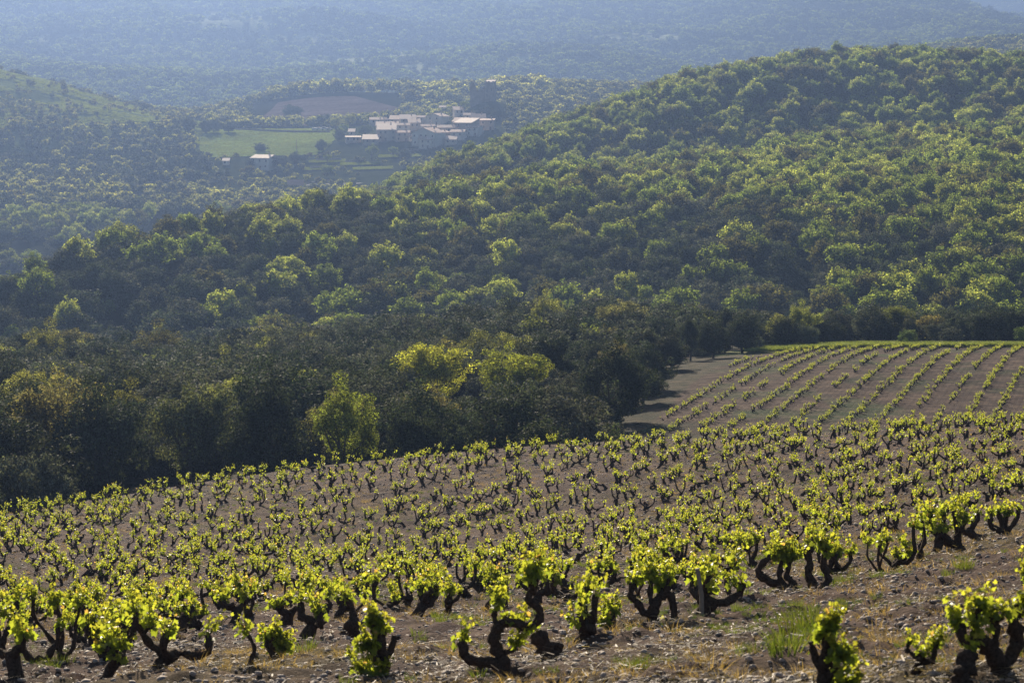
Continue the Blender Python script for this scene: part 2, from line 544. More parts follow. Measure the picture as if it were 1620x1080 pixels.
ground("vineyard_ground", geo(2, 18, 1.06)[:-1] + geo(18, 180, 1.0034), 380, 0.27, 6, M_SOIL, clods=True)
ground("valley_ground", geo(180, 450, 1.006), 360, 0.27, 6, M_SOIL)
ground("wooded_hill", geo(450, 1450, 1.010), 300, 0.28, 6, M_LAND)
ground("far_hill", geo(1450, 2200, 1.004)[:-1] + geo(2200, 12000, 1.013), 520, 0.28, 6, M_LAND)

def patch(name, poly, nx, ny, c, lift, kind="structure", mat=None):
    """a sheet on the ground; poly: rows of (photo px left, px right, distance)"""
    V, C = [], []
    ds = [p[2] for p in poly]
    for j in range(ny):
        d = ds[0] + (ds[-1] - ds[0]) * j / (ny - 1)
        l = np.interp(d, ds, [p[0] for p in poly]); r = np.interp(d, ds, [p[1] for p in poly])
        for i in range(nx):
            p = l + (r - l) * i / (nx - 1)
            x = (p - CX) / F * d
            V.append((x, d, float(zf(x, d)) + lift))
            C.append(np.array(c) * (1 + 0.3 * float(fbm(x / 14, d / 5, 5, 3))))
    i = np.arange(ny - 1)[:, None] * nx; j = np.arange(nx - 1)[None, :]
    Q = np.stack([i + j, i + j + 1, i + nx + j + 1, i + nx + j], -1).reshape(-1, 4)
    me = mesh_np(name, np.array(V), [Q], [mat or M_FIELD], np.clip(np.array(C), 0, 1), True)
    return tag(obj(name, me), kind=kind)

# ------------------------------------------------------------------ foliage
def rand_dirs(rng, n):
    v = rng.normal(size=(n, 3))
    return v / (np.linalg.norm(v, axis=1)[:, None] + 1e-9)

def leaf_quads(C, Nn, size, rng, aspect=0.62):
    n = len(C)
    u = np.cross(Nn, rand_dirs(rng, n)); u /= np.linalg.norm(u, axis=1)[:, None] + 1e-9
    w = np.cross(Nn, u)
    s = (size * rng.uniform(0.6, 1.35, n))[:, None]
    off = Nn * s * rng.uniform(-0.15, 0.15, (n, 1))
    V = np.stack([C - u * s * 0.5, C - w * s * 0.5 * aspect + off, C + u * s * 0.5, C + w * s * 0.5 * aspect + off], 1)
    return V.reshape(-1, 3), np.arange(4 * n).reshape(-1, 4)

def crown_np(rng, n, size, kind):
    """a crown of unit height: (verts, quads, colours)"""
    if kind == 'oak':      # dense evergreen dome down to the ground
        k, rx, rz, cz = 22, 0.40, 0.44, 0.5
    elif kind == 'spring':  # looser, layered
        k, rx, rz, cz = 24, 0.40, 0.36, 0.60
    elif kind == 'cone':
        k, rx, rz, cz = 16, 0.26, 0.46, 0.5
    else:                   # bush
        k, rx, rz, cz = 12, 0.55, 0.38, 0.45
    d = rand_dirs(rng, k)
    d[:, 2] = d[:, 2] * 0.9 + 0.08
    rad = rng.uniform(0.55, 0.9, k)
    L = d * np.array([rx, rx, rz]) * rad[:, None] * 0.85
    if kind == 'cone':
        L[:, :2] *= (0.95 - 1.5 * np.clip(L[:, 2], -0.4, 0.5))[:, None]
    L[:, 2] += cz
    lr = rng.uniform(0.11, 0.2, k) * (1.15 if kind == 'oak' else 0.95) * (1.15 if kind == 'bush' else 1)
    # many tufts over the limbs
    k2 = k * 6
    b = rng.integers(0, k, k2)
    dd = rand_dirs(rng, k2); dd[:, 2] = dd[:, 2] * 0.8 + 0.25
    L2 = L[b] + dd * lr[b][:, None] * rng.uniform(0.75, 1.25, (k2, 1))
    L = np.vstack([L, L2]); lr2 = lr[b] * rng.uniform(0.22, 0.48, k2)
    lr = np.concatenate([lr * 0.8, lr2 * 1.15])
    lc = np.concatenate([rng.uniform(0.75, 1.15, k), rng.uniform(0.75, 1.3, k2)])
    p = lr ** 2 / np.sum(lr ** 2)
    pick = rng.choice(len(L), int(n * 1.5), p=p)
    dr = rand_dirs(rng, len(pick)); dr[:, 2] = dr[:, 2] * 0.85 + 0.12
    rr = lr[pick] * (0.62 + 0.42 * rng.uniform(0, 1, len(pick)) ** 0.6)
    C = L[pick] + dr * rr[:, None]
    ok = (C[:, 2] > 0.03)
    core = np.linalg.norm((C - np.array([0, 0, cz])) / np.array([rx, rx, rz]), axis=1)
    ok &= core > 0.45
    C, dr, pick = C[ok][:n], dr[ok][:n], pick[ok][:n]
    Nn = dr * 0.85 + rand_dirs(rng, len(C)) * 0.6 + np.array([0, 0, 0.1])
    Nn /= np.linalg.norm(Nn, axis=1)[:, None]
    V, Q = leaf_quads(C, Nn, size, rng)
    v = (0.4 + 1.5 * rng.uniform(0, 1, len(C)) ** 1.6) * lc[pick]
    c = np.stack([v * rng.uniform(0.92, 1.1, len(C)), v, v * rng.uniform(0.85, 1.1, len(C))], 1)
    return V, Q, np.repeat(c, 4, 0)

def trunk_np(rng, kind):
    Vs, Qs, n0 = [], [], 0
    def add(P, r, k=6):
        nonlocal n0
        V, Q = tube_np(np.array(P), np.array(r), k, 0.08, rng)
        Vs.append(V); Qs.append(Q + n0); n0 += len(V)
    lean = rng.normal(0, 0.04, 2)
    h = 0.42
    add([(0, 0, -0.06), (lean[0] * .3, lean[1] * .3, h * .4), (lean[0], lean[1], h)], [0.045, 0.032, 0.024])
    for i in range(6):
        a = i * 1.05 + rng.uniform(0, 1); e = rng.uniform(0.16, 0.3)
        t = np.array([math.cos(a) * e, math.sin(a) * e, rng.uniform(0.22, 0.42)])
        b = np.array([lean[0], lean[1], h * rng.uniform(.55, 1)])
        add([b, b + t * .5 + rng.normal(0, .02, 3), b + t], [0.02, 0.013, 0.005], 5)
    return np.vstack(Vs), np.vstack(Qs)

def stuff(name, protos, P, scale, rotz, idx, tint, mats, label=None, cat=None, lean=0.0, rng=None, scz=None):
    """one object of many like plants or stones: its own mesh holds the shapes and the points they stand on"""
    Vs, polys, pid, cols, mi = [], [], [], [], []
    n0 = 0
    for k, (V, Q, c, m) in enumerate(protos):
        Vs.append(V); polys.append(np.asarray(Q) + n0); pid.append(np.full(len(V), k)); cols.append(c)
        mi.append(np.full(len(Q), m)); n0 += len(V)
    n = len(P)
    Vs.append(P); pid.append(np.full(n, -1)); cols.append(np.ones((n, 3)))
    z = lambda v: np.concatenate([np.zeros(n0), np.asarray(v, float)])
    tn = np.vstack([np.ones((n0, 3)), tint])
    rng = rng or np.random.default_rng(1)
    me = mesh_np(name, np.vstack(Vs), polys, mats, np.vstack(cols), False,
                 {"pid": np.concatenate(pid).astype(int), "sc": z(scale), "rz": z(rotz), "scz": z(scz if scz is not None else np.ones(n)),
                  "lx": z(rng.normal(0, lean, n) if lean else np.zeros(n)), "idx": np.concatenate([np.zeros(n0), idx]).astype(int), "tint": tn},
                 np.concatenate(mi))
    o = obj(name, me)
    tag(o, label, cat, kind="stuff")
    ng = bpy.data.node_groups.new(name + "_scatter", 'GeometryNodeTree')
    ng.interface.new_socket("Geometry", in_out='INPUT', socket_type='NodeSocketGeometry')
    ng.interface.new_socket("Geometry", in_out='OUTPUT', socket_type='NodeSocketGeometry')
    nd, lk = ng.nodes, ng.links
    gi, go = nd.new("NodeGroupInput"), nd.new("NodeGroupOutput")
    def attr(nm, typ='FLOAT'):
        a = nd.new("GeometryNodeInputNamedAttribute"); a.data_type = typ
        a.inputs["Name"].default_value = nm
        return a.outputs["Attribute"]
    cmp_ = nd.new("FunctionNodeCompare"); cmp_.data_type = 'INT'; cmp_.operation = 'GREATER_EQUAL'
    ia = [s for s in cmp_.inputs if s.type == 'INT']
    pida = attr("pid", 'INT')
    lk.new(pida, ia[0]); ia[1].default_value = 0
    sep = nd.new("GeometryNodeSeparateGeometry"); sep.domain = 'POINT'
    lk.new(gi.outputs[0], sep.inputs[0]); lk.new(cmp_.outputs[0], sep.inputs[1])
    sp = nd.new("GeometryNodeSplitToInstances"); sp.domain = 'POINT'
    lk.new(sep.outputs[0], sp.inputs[0])
    lk.new(pida, sp.inputs["Group ID"])
    ip = nd.new("GeometryNodeInstanceOnPoints")
    lk.new(sep.outputs[1], ip.inputs["Points"])
    lk.new(sp.outputs["Instances"], ip.inputs["Instance"])
    ip.inputs["Pick Instance"].default_value = True
    lk.new(attr("idx", 'INT'), ip.inputs["Instance Index"])
    cb = nd.new("ShaderNodeCombineXYZ")
    lk.new(attr("lx"), cb.inputs[0]); lk.new(attr("rz"), cb.inputs[2])
    lk.new(cb.outputs[0], ip.inputs["Rotation"])
    cs = nd.new("ShaderNodeCombineXYZ")
    sc_ = attr("sc")
    mm = nd.new("ShaderNodeMath"); mm.operation = 'MULTIPLY'
    lk.new(sc_, mm.inputs[0]); lk.new(attr("scz"), mm.inputs[1])
    lk.new(sc_, cs.inputs[0]); lk.new(sc_, cs.inputs[1]); lk.new(mm.outputs[0], cs.inputs[2])
    lk.new(cs.outputs[0], ip.inputs["Scale"])
    lk.new(ip.outputs[0], go.inputs[0])
    md = o.modifiers.new("scatter", 'NODES')
    md.node_group = ng
    return o

ORD1 = ["", "first", "second", "third", "fourth", "fifth", "sixth", "seventh", "eighth", "ninth", "tenth", "eleventh", "twelfth",
        "thirteenth", "fourteenth", "fifteenth", "sixteenth", "seventeenth", "eighteenth", "nineteenth"]
TENS = {2: ("twenty", "twentieth"), 3: ("thirty", "thirtieth"), 4: ("forty", "fortieth"), 5: ("fifty", "fiftieth"), 6: ("sixty", "sixtieth"),
        7: ("seventy", "seventieth"), 8: ("eighty", "eightieth"), 9: ("ninety", "ninetieth")}
def ordw(n):
    if n < 20: return ORD1[n]
    if n >= 100: return "hundred-and-" + (ordw(n - 100) if n > 100 else "zeroth")
    a, b = TENS[n // 10]
    return b if n % 10 == 0 else a + "-" + ORD1[n % 10]

# ------------------------------------------------------------------ vines
LOBES_HI = [(0, 1.0), (0.42, 0.66), (0.85, 0.92), (1.35, 0.60), (1.95, 0.80), (2.65, 0.62), (3.14159, 0.16),
            (-2.65, 0.62), (-1.95, 0.80), (-1.35, 0.60), (-0.85, 0.92), (-0.42, 0.66)]
LOBES_LO = [(0, 1.0), (0.75, 0.78), (1.9, 0.8), (3.14159, 0.25), (-1.9, 0.8), (-0.75, 0.78)]

def vine_leaves(C, A, Nn, size, rng, lobes):
    """lobed leaves: C stalk end, A tip direction, Nn normal"""
    n = len(C)
    A = A - Nn * np.sum(A * Nn, 1)[:, None]; A /= np.linalg.norm(A, axis=1)[:, None] + 1e-9
    B = np.cross(Nn, A)
    k = len(lobes)
    a = np.array([l[0] for l in lobes]); r = np.array([l[1] for l in lobes])
    lx, ly = np.cos(a) * r, np.sin(a) * r
    s = size[:, None, None] * 0.5
    fold = rng.uniform(0.05, 0.5, n)[:, None, None]; droop = rng.uniform(0.0, 0.45, n)[:, None, None]
    rim = (C[:, None, :] + s * (lx[None, :, None] * A[:, None, :] + ly[None, :, None] * B[:, None, :]
           + Nn[:, None, :] * (np.abs(ly)[None, :, None] * fold - np.maximum(lx, 0)[None, :, None] ** 2 * droop
                               + rng.normal(0, 0.07, (n, k, 1)))))
    V = np.concatenate([C[:, None, :], rim], 1).reshape(-1, 3)
    j = np.arange(k); t = np.stack([np.zeros(k, int), 1 + j, 1 + (j + 1) % k], 1)
    T = (np.arange(n)[:, None, None] * (k + 1) + t[None]).reshape(-1, 3)
    return V, T, k + 1

def make_vine_np(rng, hi=True, arms=None, leafy=1.0, height=0.62, shoots=1.0):
    """(trunk verts, quads), (leaf verts, tris, colours), number of arms"""
    nside = 9 if hi else 5
    Vs, Qs, n0 = [], [], 0
    ends = []
    def add(P, r):
        nonlocal n0
        P = np.array(P, float); r = np.array(r, float)
        # close the tip with a rounded knob
        P = np.vstack([P, P[-1] + (P[-1] - P[-2]) * 0.12]); r = np.append(r, r[-1] * 0.35)
        V, Q = tube_np(P, r, nside, 0.2 if hi else 0.12, rng)
        Vs.append(V); Qs.append(Q + n0); n0 += len(V)
    if arms is None:
        th = rng.uniform(0.09, 0.34)
        lean = rng.normal(0, 0.13, 2)
        base_r = rng.uniform(0.06, 0.10)
        n = 6 if hi else 4
        t = np.linspace(0, 1, n)
        P = np.stack([lean[0] * t + 0.02 * np.sin(t * 5 + rng.uniform(0, 6)), lean[1] * t + 0.02 * np.sin(t * 5 + rng.uniform(0, 6)), -0.08 + t * (th + 0.08)], 1)
        add(P, base_r * (1.15 - 0.25 * t + 0.12 * np.sin(t * 9 + rng.uniform(0, 6))))
        top = P[-1]
        na = int(rng.choice([1, 2, 2, 3, 3, 4, 4, 5]))
        a0 = rng.uniform(0, 6.28)
        arms = []
        for i in range(na):
            a = a0 + i * 2 * math.pi / na + rng.normal(0, 0.5)
            L = (height - th) * rng.uniform(0.45, 1.3)
            spread = rng.uniform(0.06, 0.46)
            m = 9 if hi else 5
            t = np.linspace(0, 1, m)
            out = spread * np.minimum(1, t * rng.uniform(1.1, 1.9)) + 0.02
            up = np.maximum(L, 0.15) * (t ** rng.uniform(0.75, 2.4))
            w = rng.uniform(0.03, 0.075)
            ph, fr = rng.uniform(0, 6.28), rng.uniform(4, 9)
            da = w * np.sin(t * fr + ph) * (t > 0)
            P = np.stack([top[0] + out * math.cos(a) - da * math.sin(a), top[1] + out * math.sin(a) + da * math.cos(a),
                          top[2] - 0.04 + up + 0.5 * w * np.sin(t * fr * 1.3 + ph)], 1)
            P[0] = top - np.array([0, 0, 0.05])
            r0 = base_r * rng.uniform(0.5, 0.75)
            r = r0 * (1 - 0.42 * t) * (1 + 0.22 * np.sin(t * 17 + ph) * rng.uniform(.5, 1.2)); r[-1] *= 1.35
            arms.append((P, r))
    na = len(arms)
    for P, r in arms:
        add(P, r); ends.append((np.array(P)[-1], np.array(P)[-1] - np.array(P)[-2]))
        if rng.uniform() < 0.45 and len(P) > 4:
            k = rng.integers(len(P) // 2, len(P) - 1)
            d = rand_dirs(rng, 1)[0] * 0.09; d[2] = abs(d[2]) + 0.04
            Pk = np.array(P)[k]
            add([Pk, Pk + d * .6, Pk + d], [r[k] * .8, r[k] * .6, r[k] * .55])
            ends.append((Pk + d, d))
    # green shoots and leaves
    C, A, Nn, sz, age = [], [], [], [], []
    SH = []
    for e, d in ends:
        for _ in range(int(rng.integers(2, 5) * shoots) if rng.uniform() < 0.93 else 0):
            L = rng.uniform(0.08, 0.36)
            dd = d / (np.linalg.norm(d) + 1e-9) * 0.5 + rand_dirs(rng, 1)[0] * 0.75 + np.array([0, 0, 0.75])
            dd /= np.linalg.norm(dd)
            bend = rand_dirs(rng, 1)[0] * 0.05
            nl = max(3, int((6 + L * 32) * leafy * (1 if hi else 0.8)))
            SH.append((e, dd, L, bend))
            for q in range(nl):
                t = (q + rng.uniform(0.2, 1)) / nl
                side = rand_dirs(rng, 1)[0]; side[2] = side[2] * 0.5 - 0.1
                pt = e + dd * L * t + bend * t * t + side * rng.uniform(0.02, 0.11) * (1.25 - t * 0.7)
                C.append(pt)
                A.append(side + np.array([0, 0, -0.75 + 0.5 * t]))
                nn = np.cross(side, rand_dirs(rng, 1)[0]) + np.array([0, 0, 0.35]) + side * 0.3
                Nn.append(nn / (np.linalg.norm(nn) + 1e-9))
                sz.append(rng.uniform(0.08, 0.145) * (1.12 - 0.6 * t) * (1.0 if hi else 1.1))
                age.append(t)
    if not C:
        C, A, Nn, sz, age = [[0, 0, .5]], [[0, 0, -1.]], [[0, 1., 0]], [0.05], [0.5]
    C, A, Nn, sz, age = map(np.array, (C, A, Nn, sz, age))
    V, T, k = vine_leaves(C, A, Nn, sz, rng, LOBES_HI if hi else LOBES_LO)
    base = np.array([0.12, 0.17, 0.03]); tip = np.array([0.25, 0.26, 0.05]); pink = np.array([0.27, 0.20, 0.09])
    c = base + (tip - base) * (age[:, None] ** 1.4) * rng.uniform(0.3, 1, (len(age), 1))
    c = np.where((rng.uniform(size=(len(age), 1)) < 0.06) & (age[:, None] > 0.6), pink, c) * rng.uniform(0.7, 1.2, (len(age), 1))
    c = np.repeat(c, k, 0)
    # stems of the shoots are leaf-green tubes inside the foliage
    if hi:
        tv, tq = [], []
        m0 = len(V)
        tris = [T]
        for e, dd, L, bend in SH:
            P = np.array([e, e + dd * L * .5 + bend * .25, e + dd * L + bend])
            v, q = tube_np(P, np.array([0.006, 0.005, 0.003]), 4)
            tv.append(v); tris.append(np.vstack([q[:, [0, 1, 2]], q[:, [0, 2, 3]]]) + m0); m0 += len(v)
        if tv:
            tv = np.vstack(tv); V = np.vstack([V, tv]); T = np.vstack(tris)
            c = np.vstack([c, np.tile([0.12, 0.14, 0.03], (len(tv), 1))])
    return (np.vstack(Vs), np.vstack(Qs)), (V, T, c), na

class VineKind:
    def __init__(self, rng, hi, **kw):
        (tv, tq), (lv, lt, lc), self.na = make_vine_np(rng, hi, **kw)
        self.raw = (tv, tq, lv, lt, lc)
        self.trunk = mesh_np("trunk", tv, [tq], [M_VINEWOOD], None, True)
        self.fol = mesh_np("foliage", lv, [lt], [M_VINELEAF], lc, False)

rngv = np.random.default_rng(11)
HI = [VineKind(rngv, True, leafy=rngv.uniform(0.6, 1.15), height=rngv.uniform(0.5, 0.75)) for _ in range(26)]
MIDK = [VineKind(rngv, False, leafy=rngv.uniform(0.32, 0.72), height=rngv.uniform(0.5, 0.72)) for _ in range(24)]

def curl(pts, r0, r1):
    """a smooth arm through a few points"""
    P = np.array(pts, float)
    t = np.linspace(0, len(P) - 1, (len(P) - 1) * 4 + 1)
    out = []
    for q in t:
        i = min(int(q), len(P) - 2); f = q - i
        p0, p1, p2, p3 = P[max(i - 1, 0)], P[i], P[i + 1], P[min(i + 2, len(P) - 1)]
        out.append(0.5 * ((2 * p1) + (-p0 + p2) * f + (2 * p0 - 5 * p1 + 4 * p2 - p3) * f * f + (-p0 + 3 * p1 - 3 * p2 + p3) * f ** 3))
    n = len(out)
    rr = np.linspace(r0, r1, n) * (1 + 0.13 * np.sin(np.arange(n) * 1.9 + r0 * 100))
    return np.array(out), rr
HERO = {}
HERO['fork'] = VineKind(np.random.default_rng(5), True, leafy=1.15, arms=[
    curl([(0.02, 0, -0.1), (-0.02, 0, 0.12), (-0.06, 0.02, 0.28), (-0.12, 0.03, 0.42), (-0.08, 0.05, 0.56), (0.02, 0.04, 0.62), (0.2, 0.05, 0.58)], 0.085, 0.045),
    curl([(0.0, 0, 0.02), (-0.12, -0.03, 0.2), (-0.3, -0.02, 0.22), (-0.42, 0, 0.26), (-0.46, 0.02, 0.42)], 0.07, 0.05),
    curl([(0.2, 0.05, 0.57), (0.33, 0.05, 0.62), (0.36, 0.06, 0.74), (0.24, 0.06, 0.86), (0.30, 0.07, 0.98), (0.33, 0.08, 1.12)], 0.045, 0.04),
    curl([(-0.06, 0.05, 0.57), (-0.12, 0.05, 0.66), (-0.10, 0.06, 0.80)], 0.035, 0.022),
    curl([(-0.06, 0, 0.3), (0.06, -0.03, 0.33), (0.1, -0.04, 0.40)], 0.03, 0.018)])
HERO['candelabra'] = VineKind(np.random.default_rng(6), True, leafy=1.5, arms=[
    curl([(0, 0, -0.08), (-0.03, 0, 0.06), (-0.16, 0.02, 0.16), (-0.34, 0.02, 0.22), (-0.44, 0.02, 0.32), (-0.38, 0.02, 0.46), (-0.24, 0.03, 0.56)], 0.075, 0.04),
    curl([(0, 0, 0.0), (0.04, 0.02, 0.14), (-0.04, 0.03, 0.26), (-0.02, 0.03, 0.42), (-0.06, 0.03, 0.6)], 0.06, 0.035),
    curl([(-0.1, 0.02, 0.12), (-0.16, -0.03, 0.3), (-0.12, -0.04, 0.5)], 0.05, 0.03)])
HERO['lyre'] = VineKind(np.random.default_rng(7), True, leafy=1.5, arms=[
    curl([(0, 0, -0.08), (-0.02, 0, 0.1), (-0.08, 0.0, 0.24), (-0.06, 0.02, 0.4), (-0.13, 0.02, 0.62)], 0.075, 0.04),
    curl([(0.0, 0, -0.05), (0.14, 0.02, 0.06), (0.2, 0.03, 0.18), (0.13, 0.03, 0.34), (0.15, 0.03, 0.55)], 0.065, 0.04)])
HERO['arch'] = VineKind(np.random.default_rng(8), True, leafy=1.5, arms=[
    curl([(0, 0, -0.08), (0, 0, 0.12), (0.01, 0, 0.26), (0.09, 0.02, 0.4), (0.22, 0.03, 0.42), (0.27, 0.03, 0.2), (0.28, 0.03, 0.02)], 0.085, 0.04),
    curl([(0, 0, 0.15), (-0.12, 0.03, 0.18), (-0.2, 0.03, 0.3), (-0.3, 0.02, 0.42), (-0.26, 0.02, 0.58)], 0.055, 0.04),
    curl([(0.1, 0.02, 0.4), (0.18, 0, 0.52), (0.2, 0, 0.66)], 0.05, 0.03),
    curl([(0.0, 0.02, 0.26), (-0.05, 0.02, 0.42), (-0.02, 0.02, 0.6)], 0.045, 0.03)])
HERO['corner'] = VineKind(np.random.default_rng(19), True, leafy=1.3, shoots=1.1, arms=[
    curl([(0.05, 0, -0.1), (0.04, 0, 0.1), (-0.02, 0, 0.26), (-0.14, 0, 0.34), (-0.30, 0, 0.36), (-0.36, 0.02, 0.5)], 0.09, 0.045),
    curl([(0.05, 0, 0.0), (0.16, 0.02, 0.14), (0.26, 0.02, 0.3), (0.22, 0.02, 0.5), (0.3, 0.02, 0.6)], 0.075, 0.045),
    curl([(-0.02, 0, 0.24), (0.0, -0.03, 0.4), (-0.06, -0.03, 0.56)], 0.05, 0.035),
    curl([(-0.16, 0, 0.34), (-0.2, 0, 0.48), (-0.16, 0, 0.62)], 0.045, 0.03)])
HERO['stump'] = VineKind(np.random.default_rng(9), True, leafy=0.8, arms=[
    curl([(0.06, 0, -0.08), (0.04, 0, 0.08), (-0.02, 0, 0.2), (-0.09, 0, 0.33)], 0.13, 0.075),
    curl([(0.08, 0, 0.0), (0.1, 0.02, 0.12), (0.13, 0.02, 0.22)], 0.08, 0.05)])
HERO['whip'] = VineKind(np.random.default_rng(10), True, leafy=0.5, arms=[
    curl([(0, 0, -0.05), (0.02, 0, 0.12), (0.06, 0, 0.25), (0.0, 0.01, 0.4), (-0.08, 0.01, 0.52)], 0.04, 0.012)])
HERO['bushy'] = VineKind(np.random.default_rng(14), True, leafy=1.5, shoots=1.6, arms=[
    curl([(0, 0, -0.08), (0.02, 0, 0.1), (-0.02, 0, 0.26), (-0.06, 0, 0.46)], 0.085, 0.05),
    curl([(0, 0, 0.08), (0.12, -0.04, 0.14), (0.2, -0.06, 0.22)], 0.05, 0.04), curl([(0, 0, 0.1), (-0.12, -0.08, 0.16), (-0.18, -0.1, 0.28)], 0.05, 0.04),
    curl([(0, 0, 0.2), (0.1, 0.05, 0.3), (0.14, 0.05, 0.42)], 0.05, 0.04)])
HERO['bushy_tall'] = VineKind(np.random.default_rng(15), True, leafy=1.6, shoots=1.7, arms=[
    curl([(0.06, 0, -0.08), (0.04, 0, 0.12), (0.06, 0, 0.3), (0.0, 0, 0.5), (0.02, 0, 0.66)], 0.085, 0.05),
    curl([(0.04, 0, 0.1), (-0.12, -0.05, 0.12), (-0.26, -0.06, 0.2)], 0.05, 0.035), curl([(0.04, 0, 0.2), (-0.08, -0.04, 0.34), (-0.14, -0.03, 0.48)], 0.05, 0.035),
    curl([(0.04, 0, 0.3), (0.14, 0.03, 0.42), (0.2, 0.03, 0.58)], 0.05, 0.035), curl([(0.02, 0, 0.5), (-0.06, 0.05, 0.62), (-0.08, 0.05, 0.74)], 0.04, 0.03)])

def put_vine(kind, x, y, z, rz, sc, label, tilt=0.0):
    t = thing("grape_vine", (x, y, z), label, "grape vine", "old vines in the vineyard", rz, sc)
    t.rotation_euler = (tilt, 0, rz)
    obj("trunk", kind.trunk, t)
    obj("foliage", kind.fol, t)
    return t

placed = []
MANUAL = [  # photo position of the foot, kind, size, turn, label
    (800, 1078, 'fork', 0.97, 0.0, "big forked vine with a looping arm reaching up beside the cut stump"),
    (864, 1054, 'stump', 1.1, 0.0, "thick sawn-off vine stump with few leaves, beside the big forked vine"),
    (602, 1092, 'bushy_tall', 0.84, 0.4, "bushiest vine, its leaves reaching the bottom edge below the middle of the field"),
    (432, 1052, 'bushy', 0.85, 2.0, "low bushy vine with leaves hanging to the ground, between two stumps"),
    (395, 1062, 'whip', 1.0, 0.0, "thin single-stemmed young vine with a bent foot beside the low bushy vine"),
    (478, 1017, 3, 1.1, 0.7, "vine with a thick slanting foot beside green grass, just past the low bushy vine"),
    (445, 995, 4, 1.1, 2.7, "dark-headed vine behind the low bushy vine, touching its neighbours"),
    (556, 1013, 5, 1.15, 1.2, "knotty dark trunk rising just behind the bushiest vine's leaves"),
    (243, 1066, 6, 1.15, 5.2, "crooked vine with a long elbow arm bent low over the stones, lower left"),
    (158, 1074, 7, 1.1, 2.0, "vine with a slanting foot under a thick hanging mass of leaves, lower left"),
    (186, 1050, 8, 1.15, 0.3, "vine tucked behind the thick hanging leaf mass at lower left"),
    (98, 1045, 9, 1.1, 1.0, "three-pronged vine with green grass round its foot near the left edge"),
    (124, 1028, 10, 1.0, 2.2, "vine directly behind the three-pronged vine with grass round its foot"),
    (52, 1050, 11, 1.1, 3.1, "vine just behind the stout corner vine at lower left, mostly hidden by it"),
    (28, 1078, 12, 1.1, 4.0, "stout short vine in the bottom left corner, a leaf tuft drooping over its head"),
    (4, 1040, 13, 1.1, 0.2, "vine cut by the left edge, just behind the stout corner vine"),
    (205, 1020, 14, 1.05, 2.9, "leafy vine peeping over the crooked elbow-armed vine"),
    (240, 1002, 15, 1.05, 1.5, "vine behind the elbow-armed vine, on the side of the bare gap"),
    (288, 1004, 16, 1.0, 0.8, "dark low-headed vine across the bare gap from the elbow-armed vine"),
    (320, 998, 17, 1.0, 4.4, "vine behind the thin young vine, on its left"),
    (366, 992, 18, 1.0, 3.3, "wide-armed vine directly behind the thin young vine"),
    (405, 985, 19, 1.0, 5.0, "vine behind the low bushy vine, squeezed between two wider ones"),
    (510, 985, 20, 1.05, 1.9, "leafy vine between the knotty dark trunk and the thick slanting foot"),
    (590, 985, 21, 1.05, 2.4, "vine standing straight behind the bushiest vine"),
    (653, 982, 22, 1.0, 0.1, "vine with a thick slanting dark trunk, next right of the bushiest vine"),
    (704, 978, 23, 0.95, 4.8, "vine with a broad arm stretched out right, beside the thick slanting dark trunk"),
    (740, 948, 24, 1.0, 3.6, "vine half hidden behind the broad outstretched arm"),
    (838, 965, 25, 1.05, 1.1, "vine overlapped by the leafy top of the big forked vine"),
    (918, 1025, 0, 1.05, 2.1, "short thick vine with two upright prongs, behind the cut stump"),
    (968, 1004, 'bushy', 0.8, 4.4, "small round bushy vine beside the short two-pronged vine"),
    (905, 960, 1, 1.0, 5.1, "vine in the gap behind the big forked vine and the two-pronged one"),
    (1034, 996, 'arch', 1.05, 0.0, "vine whose arms form an arch, with dry grass round its foot"),
    (1098, 987, 2, 1.15, 0.4, "wide dark vine with one arm bent far right, next after the arch vine"),
    (1127, 975, 3, 1.0, 3.8, "vine close behind the wide dark vine that follows the arch vine"),
    (1156, 958, 'whip', 1.25, 3.0, "thin bare shoot standing beside the long arm of the wide dark vine"),
    (1058, 925, 5, 1.1, 0.9, "vine peering over the leaves of the arch vine"),
    (1163, 890, 6, 1.05, 2.2, "vine of the second row, straight above the wide dark vine"),
    (1250, 940, 'candelabra', 1.15, 0.0, "candelabra vine with a long arm curving out and up to the left"),
    (1288, 934, 'lyre', 1.2, 0.0, "lyre-shaped vine with two upright arms next to the candelabra vine"),
    (1334, 914, 8, 1.05, 1.7, "vine next after the lyre-shaped one, sharing its leaf canopy"),
    (1388, 913, 9, 0.8, 2.9, "spindly several-armed vine between the lyre-shaped group and a low bent trunk"),
    (1414, 904, 10, 1.05, 0.6, "vine with a low bent trunk and tall bare arms, after the spindly one"),
    (1448, 890, 11, 0.95, 4.1, "vine right behind the low bent trunk with tall bare arms"),
    (1484, 878, 12, 1.1, 3.0, "thick-trunked vine under the densest leaves at the upper end of the front row"),
    (1522, 872, 13, 1.2, 5.9, "thick forked trunk at the right side of the densest leaves in the front row"),
    (1560, 858, 14, 1.0, 1.3, "slanting trunk between the thick forked one and the bowl-shaped vine"),
    (1592, 848, 15, 1.1, 2.6, "bowl-shaped dark vine near the right edge, last of the front row"),
    (1308, 1112, 'bushy_tall', 0.74, 2.2, "bright yellow leafy vine beside green grass tuft in the lower right"),
    (1445, 1078, 18, 0.52, 1.0, "small cup-shaped vine between the yellow leafy vine and the corner vine"),
    (1526, 1090, 'stump', 0.85, 4.0, "short sawn stump at the bottom edge just before the corner vine"),
    (1572, 1078, 'corner', 0.95, 0.5, "broad many-armed corner vine at the lower right with hanging leaves"),
    (1640, 950, 'bushy', 0.9, 0.5, "leafy vine just entering at the right edge above the corner vine"),
]
